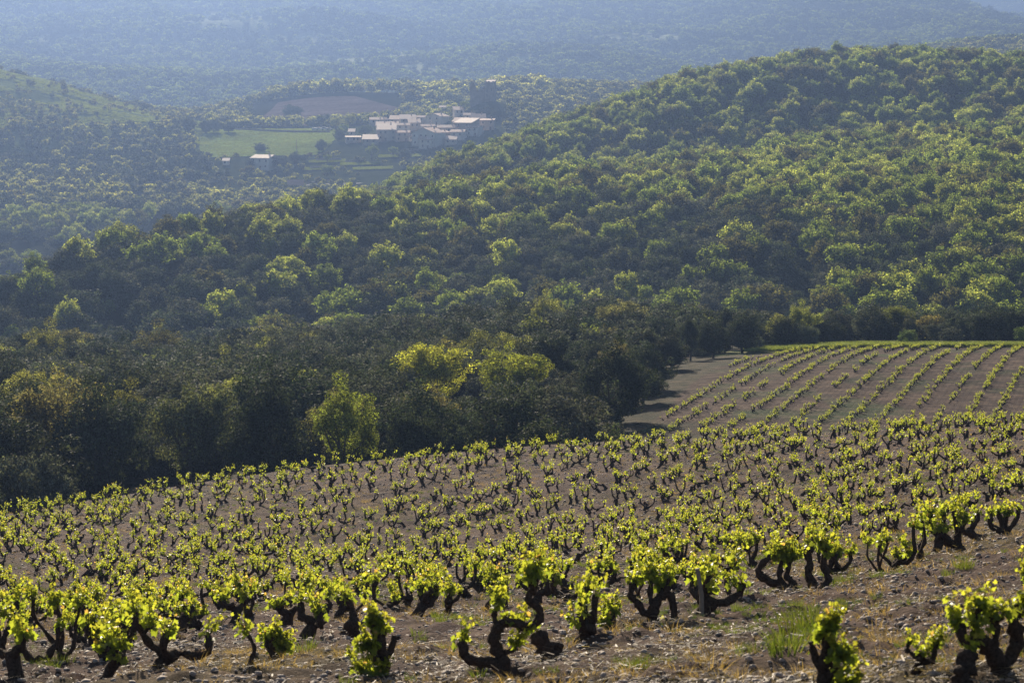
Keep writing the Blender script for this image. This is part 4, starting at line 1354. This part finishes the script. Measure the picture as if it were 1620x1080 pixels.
# ------------------------------------------------------------------ village
M_WALLS = [simple_mat("house_render", a, b, 0.6, 0.9) for a, b in
           (((0.46, 0.38, 0.31), (0.56, 0.48, 0.4)), ((0.62, 0.56, 0.48), (0.72, 0.66, 0.58)), ((0.36, 0.3, 0.25), (0.46, 0.39, 0.33)))]
M_ROOFS = [simple_mat("roof_tiles", a, b, 0.9, 0.7, 0.0, 0.13) for a, b in
           (((0.42, 0.23, 0.16), (0.58, 0.36, 0.26)), ((0.48, 0.30, 0.22), (0.64, 0.44, 0.34)), ((0.50, 0.34, 0.26), (0.64, 0.47, 0.38)))]
M_WIN = simple_mat("window_dark", (0.03, 0.035, 0.04), (0.06, 0.06, 0.065), 1.0, 0.3, 0.0, 0.5)
M_DOOR = simple_mat("door_wood", (0.09, 0.06, 0.04), (0.15, 0.1, 0.07), 2.0, 0.8)
M_RUIN = simple_mat("castle_stone", (0.16, 0.145, 0.125), (0.26, 0.24, 0.2), 0.5, 0.95)
M_CAR = simple_mat("car_paint", (0.62, 0.63, 0.65), (0.7, 0.7, 0.72), 1.0, 0.3, 0.0, 0.5)
M_TYRE = simple_mat("tyre_rubber", (0.02, 0.02, 0.02), (0.03, 0.03, 0.03), 3.0, 0.9)
M_DRYSTONE = simple_mat("dry_stone", (0.15, 0.13, 0.11), (0.3, 0.27, 0.24), 1.2, 0.95)

def house(px, base_py, w, wall, depth, rot, style, label, wm=0, rm=0, pitch=17, name="house", nwin=3, chim=True, dmin=1560, rise=None):
    """w, wall: metres; style 'gable' (ridge along x), 'mono' (one slope falling to the front), 'side' (ridge along y)"""
    x, y, z = hit(px, base_py, dmin)
    t = thing(name, (x, y + depth / 2, z), label, "house" if name == "house" else name.replace("_", " "), "houses of the hill village", R(rot))
    b = MB()
    hw, hd = w / 2, depth / 2
    zb = -4.0
    tp = math.tan(R(pitch))
    ov = 0.35
    r = MB()
    def slab(P, th=0.22):
        a = np.array(P, float)
        n = np.cross(a[1] - a[0], a[3] - a[0]); n /= np.linalg.norm(n)
        if n[2] < 0: n = -n
        up = a + n * th
        r.add(list(a) + list(up), [(3, 2, 1, 0), (4, 5, 6, 7), (0, 1, 5, 4), (1, 2, 6, 5), (2, 3, 7, 6), (3, 0, 4, 7)])
    if style == 'gable':
        rise = rise or hd * tp
        V = [(-hw, -hd, zb), (hw, -hd, zb), (hw, hd, zb), (-hw, hd, zb), (-hw, -hd, wall), (hw, -hd, wall), (hw, hd, wall), (-hw, hd, wall), (-hw, 0, wall + rise), (hw, 0, wall + rise)]
        b.add(V, [(0, 1, 5, 4), (1, 2, 6, 9, 5), (2, 3, 7, 6), (3, 0, 4, 8, 7)])
        k = rise / hd
        slab([(-hw - ov, -hd - ov, wall - ov * k), (hw + ov, -hd - ov, wall - ov * k), (hw + ov, 0, wall + rise), (-hw - ov, 0, wall + rise)])
        slab([(-hw - ov, 0.01, wall + rise), (hw + ov, 0.01, wall + rise), (hw + ov, hd + ov, wall - ov * k), (-hw - ov, hd + ov, wall - ov * k)])
    elif style == 'side':
        rise = rise or hw * tp
        V = [(-hw, -hd, zb), (hw, -hd, zb), (hw, hd, zb), (-hw, hd, zb), (-hw, -hd, wall), (hw, -hd, wall), (hw, hd, wall), (-hw, hd, wall), (0, -hd, wall + rise), (0, hd, wall + rise)]
        b.add(V, [(0, 1, 5, 8, 4), (1, 2, 6, 5), (2, 3, 7, 9, 6), (3, 0, 4, 7)])
        k = rise / hw
        slab([(-hw - ov, -hd - ov, wall - ov * k), (0, -hd - ov, wall + rise), (0, hd + ov, wall + rise), (-hw - ov, hd + ov, wall - ov * k)])
        slab([(0.01, -hd - ov, wall + rise), (hw + ov, -hd - ov, wall - ov * k), (hw + ov, hd + ov, wall - ov * k), (0.01, hd + ov, wall + rise)])
    else:
        rise = rise or depth * tp
        V = [(-hw, -hd, zb), (hw, -hd, zb), (hw, hd, zb), (-hw, hd, zb), (-hw, -hd, wall), (hw, -hd, wall), (hw, hd, wall + rise), (-hw, hd, wall + rise)]
        b.add(V, [(0, 1, 5, 4), (1, 2, 6, 5), (2, 3, 7, 6), (3, 0, 4, 7)])
        k = rise / depth
        slab([(-hw - ov, -hd - ov, wall - ov * k), (hw + ov, -hd - ov, wall - ov * k), (hw + ov, hd + ov, wall + rise + ov * k), (-hw - ov, hd + ov, wall + rise + ov * k)])
    b.build("wall", M_WALLS[wm], t)
    ro = r.build("roof", M_ROOFS[rm], t)
    if chim:
        c = MB(); cx_ = hw * 0.45; c.box((cx_, 0.3, wall + rise * 0.8 + 0.7), (0.7, 0.6, 1.6)); c.box((cx_, 0.3, wall + rise * 0.8 + 1.56), (0.9, 0.8, 0.12))
        ch = c.build("chimney", M_WALLS[2], ro)
    rows_ = 2 if wall > 4.6 else 1
    for j in range(rows_):
        for i in range(nwin):
            wx = -hw + w * (i + 0.5 + 0.12 * math.sin(px + i * 3 + j)) / nwin
            wz = wall * (0.72 if rows_ == 1 else (0.78 if j == 0 else 0.32))
            if j == 1 and i == nwin // 2:
                m = MB(); m.box((wx, -hd - 0.03, wall * 0.16), (1.1, 0.08, 2.1)); m.build("door", M_DOOR, t); continue
            m = MB(); m.box((wx, -hd - 0.03, wz), (0.95, 0.08, 1.25)); m.build("window", M_WIN, t)
    return t

house(599, 199, 11.5, 3.6, 9, 3, 'gable', "long low house with a pink tiled roof at the upper end of the village", 0, 0)
house(624, 199, 6, 3.8, 7, -4, 'mono', "small lean-to house adjoining the long pink-roofed house", 0, 0, nwin=2, chim=False)
house(645, 199, 9.5, 4.0, 8, 6, 'mono', "house with a pale slanting roof behind the pink-walled terrace", 2, 2, nwin=2)
house(632, 212, 11.5, 5.0, 7, 2, 'gable', "pink-walled terrace with a narrow tiled roof in the village middle", 1, 1)
house(611, 224, 10.8, 6.6, 11, 0, 'mono', "tall house with a broad bright double roof above the gardens", 0, 2, pitch=16, nwin=3)
house(637, 224, 8.0, 5.0, 7, -3, 'gable', "brownish house against the side of the tall double-roofed house", 2, 0, nwin=2)
house(692, 198, 12, 5.0, 8, -38, 'side', "gabled house whose long bright roof slants down towards the castle", 1, 2, nwin=2)
house(708, 217, 12, 5.2, 9, 4, 'gable', "wide house with a tan tiled roof and a chimney at the middle", 0, 1)
house(738, 214, 12, 7.0, 8, -32, 'mono', "dark tall house with its roof edge catching light, below the castle", 2, 2, nwin=2, chim=False)
house(678, 233, 15, 8.0, 12, -30, 'side', "largest house, a big gable with its roof falling to one side", 1, 1, pitch=20, nwin=4)
house(673, 236, 7.5, 5.2, 6, -2, 'mono', "pale square extension before the largest gabled house", 1, 2, nwin=2, chim=False)
house(757, 201, 8.2, 4.4, 8, 3, 'mono', "house with a square bright roof just below the castle rock", 0, 2, pitch=20, nwin=2)
house(707, 181, 9.5, 4.4, 7, -6, 'gable', "uppermost house with a grey-pink roof and a pale end wall", 1, 1, nwin=2)
house(586, 230, 9.0, 3.2, 9, 0, 'mono', "low house with a square pale roof at the lower edge of the village", 2, 2, pitch=15, nwin=2, chim=False)
house(556, 217, 3.6, 3.0, 5, 0, 'mono', "tiny hut with a bright roof above the arched outbuilding", 1, 2, name="hut", nwin=1, chim=False)
house(558, 227, 8.5, 3.4, 6, 8, 'gable', "long dark outbuilding with an arch beside the low square-roofed house", 2, 1, pitch=10, nwin=3, chim=False, name="outbuilding")
house(713, 230, 6.6, 3.0, 6, -4, 'mono', "small flat-looking house under the largest one beside the woods", 0, 2, nwin=2, chim=False)
house(651, 224, 3.2, 2.6, 4, 0, 'mono', "bright white shed between the brownish house and the largest one", 1, 2, name="shed", nwin=1, chim=False)
house(666, 197, 5.6, 4.2, 7, 5, 'gable', "narrow house squeezed left of the long slanting roof", 0, 1, nwin=1, chim=False)
house(772, 206, 8.0, 5.6, 7, -10, 'gable', "shaded grey house at the outer end of the village under the castle", 2, 0, pitch=12, nwin=2)
house(418, 269, 13, 6.4, 9, -35, 'gable', "lone farmhouse among dark trees below the green meadow", 1, 1, pitch=20, nwin=3, dmin=1480)
house(467, 303, 8, 3.2, 5, 3, 'mono', "low pale barn by the road in the valley bottom", 1, 0, name="barn", nwin=2, chim=False, dmin=1380, pitch=24)
house(357, 262, 3.5, 2.4, 4, 0, 'mono', "tiny pale shed alone below the meadow, away from the farmhouse", 1, 2, name="shed", nwin=1, chim=False, dmin=1480)

for px_, py_, w_, h_, d_, r__, st_, wm_, rm_, lab_ in (
    (620, 207, 8, 4.2, 7, -8, 'gable', 1, 0, "small house wedged behind the tall double-roofed house"),
    (655, 207, 7, 4.6, 7, 6, 'mono', 0, 2, "small house filling the gap right of the pink-walled terrace"),
    (676, 213, 8, 4.6, 7, 10, 'gable', 1, 1, "pale house behind the ridge of the largest gabled house"),
    (728, 206, 8, 4.8, 7, -15, 'mono', 0, 0, "house with a pinkish slanting roof behind the wide chimney house"),
    (742, 193, 7, 4.0, 7, 8, 'gable', 1, 2, "pale little house up the lane between the long slanting roof and the castle"),
    (699, 224, 7, 5.0, 7, -25, 'side', 2, 1, "narrow gabled house pressed against the largest gable"),
    (725, 222, 8, 4.6, 8, -10, 'gable', 1, 0, "pale house low on the wooded side, under the wide chimney house"),
    (660, 190, 7, 3.8, 6, 0, 'gable', 1, 0, "small pale house above the long pink roof"),
    (725, 184, 6, 3.6, 6, 12, 'mono', 1, 1, "little pale house next to the uppermost grey-pink roof"),
    (604, 210, 7, 4.0, 7, 0, 'mono', 0, 1, "low house stepping down from the long pink roof"),
    (750, 216, 8, 5.0, 7, -20, 'gable', 1, 2, "last pale house before the woods, beneath the dark tall one")):
    house(px_, py_, w_, h_, d_, r__, st_, lab_, wm_, rm_, nwin=2)

# castle ruin: tower, broken wall and curtain between them
def at(px, D, z=None):
    x = (px - CX) / F * D
    return x, D, float(zf(x, D)) if z is None else z
cx_, cy_, cz_ = at(776, 1722)
t = thing("castle_ruin", (cx_, cy_, cz_), "ruined stone castle with a square tower and a broken wall above the village", "castle")
ppm = F / 1722.0
ztop = -(131 - HY) / ppm - cz_
b = MB()
b.box((0, 0, (ztop - 4) / 2), (6.0, 6.0, ztop + 4), R(-12))
tw = b.build("tower", M_RUIN, t)
b = MB()
for dx, dy in ((-2.2, -2.6), (-0.4, -2.6), (2.1, -2.6), (-2.6, 1), (2.6, 0.5), (0.2, 2.6)):
    ca, sa = math.cos(R(-12)), math.sin(R(-12))
    b.box((dx * ca - dy * sa, dx * sa + dy * ca, ztop + 0.45), (1.4, 0.9, 0.9), R(-12))
b.build("battlement", M_RUIN, tw)
b = MB()
ca, sa = math.cos(R(-12)), math.sin(R(-12))
P_ = [(dx * ca - dy * sa, dx * sa + dy * ca, ztop + dz) for dx, dy, dz in ((-2.9, -3.1, .15), (2.9, -3.1, .15), (2.9, 2.6, 1.5), (-2.9, 2.6, 1.5))]
b.add(P_ + [(p[0], p[1], p[2] + .2) for p in P_], [(3, 2, 1, 0), (4, 5, 6, 7), (0, 1, 5, 4), (1, 2, 6, 5), (2, 3, 7, 6), (3, 0, 4, 7)])
b.build("tower_glint_slab", M_ROOFS[2], tw)  # slab added and tilted so the ruin's tower top catches a sun glint
for wx, wz in ((-1.6, ztop * 0.55), (1.2, ztop * 0.62), (-1.5, ztop * 0.3)):
    m = MB(); ca, sa = math.cos(R(-12)), math.sin(R(-12))
    m.box((wx * ca + 3.03 * sa, wx * sa - 3.03 * ca, wz), (0.7, 0.1, 1.6), R(-12)); m.build("window", M_WIN, tw)
b = MB()
x0 = (749 - 776) / ppm
V = []
prof = [(x0 - 2.0, 9.5), (x0 - 1.4, ztop - .3), (x0 + 0.3, ztop + .1), (x0 + 1.2, ztop - 2.2), (x0 + 1.9, ztop - 4.0), (x0 + 2.1, 6.5)]
lo_ = [(p[0], -5.0) for p in (prof[0], prof[-1])]
front = [(lo_[0][0], -0.7, -5)] + [(a, -0.7, c) for a, c in prof] + [(lo_[1][0], -0.7, -5)]
back = [(a, 0.7, c) for a, _, c in front]
n = len(front)
b.add(front + back, [tuple(range(n)), tuple(range(2 * n - 1, n - 1, -1))] + [(i, i + n, (i + 1) % n + n, (i + 1) % n) for i in range(n)])
b.build("broken_wall", M_RUIN, t)
b = MB()
xs = np.linspace(x0 + 2.1, -3.4, 7); hs = [ztop * v for v in (0.62, 0.5, 0.66, 0.6, 0.68, 0.64, 0.7)]
front = [(xs[0], -0.5, -5)] + [(float(a), -0.5, h_) for a, h_ in zip(xs, hs)] + [(xs[-1], -0.5, -5)]
back = [(a, 0.5, c) for a, _, c in front]; n = len(front)
b.add(front + back, [tuple(range(n)), tuple(range(2 * n - 1, n - 1, -1))] + [(i, i + n, (i + 1) % n + n, (i + 1) % n) for i in range(n)])
b.build("curtain_wall", M_RUIN, t)

# walls and terraces
def stone_wall(pts, h, label, dmin=1430, th=0.7):
    W = [hit(p, q, dmin) for p, q in pts]
    b = MB()
    o0 = W[0]
    for (ax, ay, az), (bx, by, bz) in zip(W[:-1], W[1:]):
        d = np.array([bx - ax, by - ay]); L = np.linalg.norm(d); n_ = np.array([-d[1], d[0]]) / L * th / 2
        A0 = [(ax - n_[0], ay - n_[1]), (bx - n_[0], by - n_[1]), (bx + n_[0], by + n_[1]), (ax + n_[0], ay + n_[1])]
        zz = [az, bz, bz, az]
        V = [(p[0] - o0[0], p[1] - o0[1], z_ - 1.5 - o0[2]) for p, z_ in zip(A0, zz)] + [(p[0] - o0[0], p[1] - o0[1], z_ + h - o0[2]) for p, z_ in zip(A0, zz)]
        b.add(V, [(3, 2, 1, 0), (4, 5, 6, 7), (0, 1, 5, 4), (1, 2, 6, 5), (2, 3, 7, 6), (3, 0, 4, 7)])
    o = b.build("stone_wall", M_DRYSTONE)
    o.location = o0
    return tag(o, label, "wall", "dry stone walls of the valley")
stone_wall([(372, 207), (420, 209), (470, 211), (522, 211)], 1.6, "long dark stone wall along the top of the green meadow", 1650)
TER = [([(640, 240), (665, 239)], "terrace wall right under the tall double-roofed house"), ([(618, 246), (655, 245)], "terrace wall below the village gardens"),
       ([(500, 255), (540, 254)], "short terrace wall below the meadow corner"), ([(545, 258), (575, 257)], "terrace wall under the low square-roofed house"),
       ([(490, 268), (530, 266)], "terrace wall midway down the gardens"), ([(230, 292), (262, 289), (300, 289)], "pale terrace wall at the foot of the shaded slope"),
       ([(285, 296), (330, 295)], "terrace wall among shrubs near the valley floor"), ([(200, 312), (280, 309)], "low wall along the valley bottom"),
       ([(400, 305), (460, 302)], "wall along the road beside the low pale barn"), ([(480, 293), (525, 288)], "roadside wall climbing towards the wood")]
for pts, lab in TER:
    stone_wall(pts, 1.3, lab, 1380)
for l, r_, d in TERRACES:
    patch("grass_terrace", [(l, r_, d), (l, r_, d + 9)], 24, 10, (0.16, 0.2, 0.06), 0.5)
patch("road", [(478, 560, 1478), (482, 575, 1484)], 30, 4, (0.30, 0.29, 0.27), 0.6)

# parked vehicles by the meadow wall
for n, (px, lab) in enumerate([(499, "white car parked at the far end beside the meadow wall"), (506, "pale car parked second beside the meadow wall"),
                               (514, "white van parked between cars by the meadow wall"), (521, "pale car parked nearest the village by the meadow wall")]):
    x, y, z = hit(px, 207.5, 1700)
    hv = 0.75 if n != 2 else 1.1
    t = thing("parked_car", (x, y, z + 0.55), lab, "car", "cars parked by the meadow wall", R(15 * n - 20))
    b = MB()
    V = [(-2.1, -.85, .3), (2.1, -.85, .3), (2.1, .85, .3), (-2.1, .85, .3), (-2.15, -.85, .85), (2.1, -.85, .8), (2.1, .85, .8), (-2.15, .85, .85)]
    b.add(V, [(3, 2, 1, 0), (0, 1, 5, 4), (1, 2, 6, 5), (2, 3, 7, 6), (3, 0, 4, 7)])
    V = [(-2.15, -.85, .85), (2.1, -.85, .8), (2.1, .85, .8), (-2.15, .85, .85), (-1.9, -.7, .85 + hv), (.7, -.7, .85 + hv), (.7, .7, .85 + hv), (-1.9, .7, .85 + hv), (1.25, -.8, .82), (1.25, .8, .82)]
    b.add(V, [(4, 5, 6, 7), (0, 8, 5, 4), (8, 9, 6, 5), (9, 3, 7, 6), (3, 0, 4, 7), (8, 1, 2, 9)])
    b.build("body", M_CAR, t)
    for sx in (-1, 1):
        m = MB(); m.box((-0.5, sx * .8, .85 + hv * .5), (1.9, .06, hv * .55)); m.build("window", M_WIN, t)
    for wx in (-1.3, 1.3):
        for sy in (-.8, .8):
            m = MB(); a = np.arange(10) / 10 * 2 * math.pi
            m.add([(wx + .33 * math.cos(q), sy - .1, .33 + .33 * math.sin(q)) for q in a] + [(wx + .33 * math.cos(q), sy + .1, .33 + .33 * math.sin(q)) for q in a],
                  [tuple(range(10)), tuple(range(19, 9, -1))] + [(i, (i + 1) % 10, 10 + (i + 1) % 10, 10 + i) for i in range(10)])
            m.build("wheel", M_TYRE, t)

# utility pole in the meadow
x, y, z = hit(469, 243, 1560)
t = thing("utility_pole", (x, y, z), "thin dark utility pole at the lower edge of the meadow", "pole")
m = MB(); m.tube([(0, 0, -.5), (0, 0, 8)], [.18, .13], 8); m.build("pole", M_STAKE, t)
m = MB(); m.box((0, 0, 7.4), (1.6, .14, .14)); m.build("crossarm", M_STAKE, t)

# single trees of the village and the meadow, far off
def far_tree(px, py, h, wf, k, tint, label, dmin=1400, cat="tree"):
    x, y, z = hit(px, py, dmin)
    ks = {'oak': OAKS, 'spring': SPRS, 'bush': BUSH, 'cone': CONE}[k]
    put_tree(ks[int(rt.integers(0, len(ks)))], {'oak': "holm_oak", 'spring': "deciduous_tree", 'bush': "shrub", 'cone': "cypress_tree"}[k], x, y, h, wf, tint, label, cat, "trees round the village")
far_tree(412, 241, 6.5, 1.4, 'oak', T_OAK, "dark round tree just above the lone farmhouse", 1560)
far_tree(396, 268, 7, 1.1, 'oak', T_OAK, "dark tree against the end of the lone farmhouse", 1480)
far_tree(442, 268, 8.5, 1.2, 'oak', T_OAK, "broad dark tree beside the lone farmhouse, village side", 1480)
far_tree(466, 262, 8, 1.1, 'oak', T_OAK, "dark tree below the thin utility pole", 1480)
far_tree(395, 280, 6.5, 1.2, 'spring', T_BRN, "brownish tree in front of the lone farmhouse", 1460)
far_tree(510, 240, 8, 1.2, 'oak', T_OAK * 1.2, "dark bushy tree at the lower corner of the meadow", 1560)
far_tree(338, 211, 11, .8, 'oak', T_OAK, "tall dark tree at the upper end of the meadow wall", 1640)
far_tree(362, 211, 9, 1.1, 'oak', T_OAK, "wide dark tree next to the meadow wall's outer end", 1640)
far_tree(325, 212, 10, 1.0, 'oak', T_OAK, "dark tree at the wooded corner of the meadow", 1640)
far_tree(300, 210, 11, 1.0, 'oak', T_OAK, "dark tree a little up the slope from the meadow corner", 1640)
far_tree(532, 208, 9, 1.1, 'spring', T_SPR, "pale round tree beyond the parked cars", 1640)
far_tree(553, 204, 10, 1.0, 'spring', T_SPR, "pale tree between the parked cars and the village", 1640)
far_tree(545, 214, 7, 1.0, 'spring', T_GRN, "green tree behind the tiny bright-roofed hut", 1620)
far_tree(578, 215, 8, 1.3, 'oak', T_GRN * .8, "dark leafy tree in front of the long pink-roofed house", 1620)
far_tree(535, 224, 8, 1.0, 'oak', T_OAK, "dark tree at the edge of the village next to the arched outbuilding", 1580)
far_tree(588, 252, 8, 1.3, 'spring', T_GRN, "rounded garden tree below the low square-roofed house", 1500)
far_tree(622, 248, 6, 1.2, 'spring', T_GRN, "small garden tree beneath the tall double-roofed house", 1500)
far_tree(640, 255, 8, 1.2, 'oak', T_OAK * 1.2, "dark garden tree under the largest gabled house", 1500)
far_tree(518, 258, 5, 1.3, 'spring', T_GRN, "low green tree on the garden terraces", 1500)
far_tree(517, 280, 7, 1.3, 'spring', T_GRN, "green tree low on the terraces close to the wood", 1460)
far_tree(735, 176, 7, 1.2, 'spring', T_GRN, "green tree beside the uppermost house below the castle", 1660)
far_tree(757, 186, 6, 1.3, 'oak', T_OAK, "dark tree on the castle rock above the square bright roof", 1680)
far_tree(772, 184, 7, 1.2, 'oak', T_OAK, "dark tree on the castle rock right under the tower", 1690)
far_tree(786, 192, 8, 1.1, 'oak', T_OAK, "dark tree at the outer foot of the castle rock", 1660)
far_tree(797, 200, 9, .5, 'cone', T_OAK, "slim dark cypress at the end of the castle rock", 1660)
far_tree(655, 196, 6, 1.3, 'spring', T_SPR, "light green tree behind the village roofs", 1740)
far_tree(685, 188, 7, 1.4, 'spring', T_SPR, "pale spreading tree beside the uppermost house", 1750)
far_tree(465, 190, 13, 1.3, 'oak', T_OAK * 1.1, "big dark tree standing in the brown ploughed field", 1850)

# ------------------------------------------------------------------ haze
hm, nd, lk = new_mat("haze")
pv = nd.new("ShaderNodeVolumePrincipled")
pv.inputs["Color"].default_value = (*HAZE_COLOR, 1)
pv.inputs["Density"].default_value = HAZE_DENSITY
pv.inputs["Anisotropy"].default_value = HAZE_ANISO
o_ = nd.new("ShaderNodeOutputMaterial"); lk.new(pv.outputs[0], o_.inputs["Volume"])
b = MB()
b.box((0, 6200, 125), (9000, 12800, 480))
hz = b.build("haze", hm)
tag(hz, "pale blue haze lying over the valley", "haze", kind="stuff")
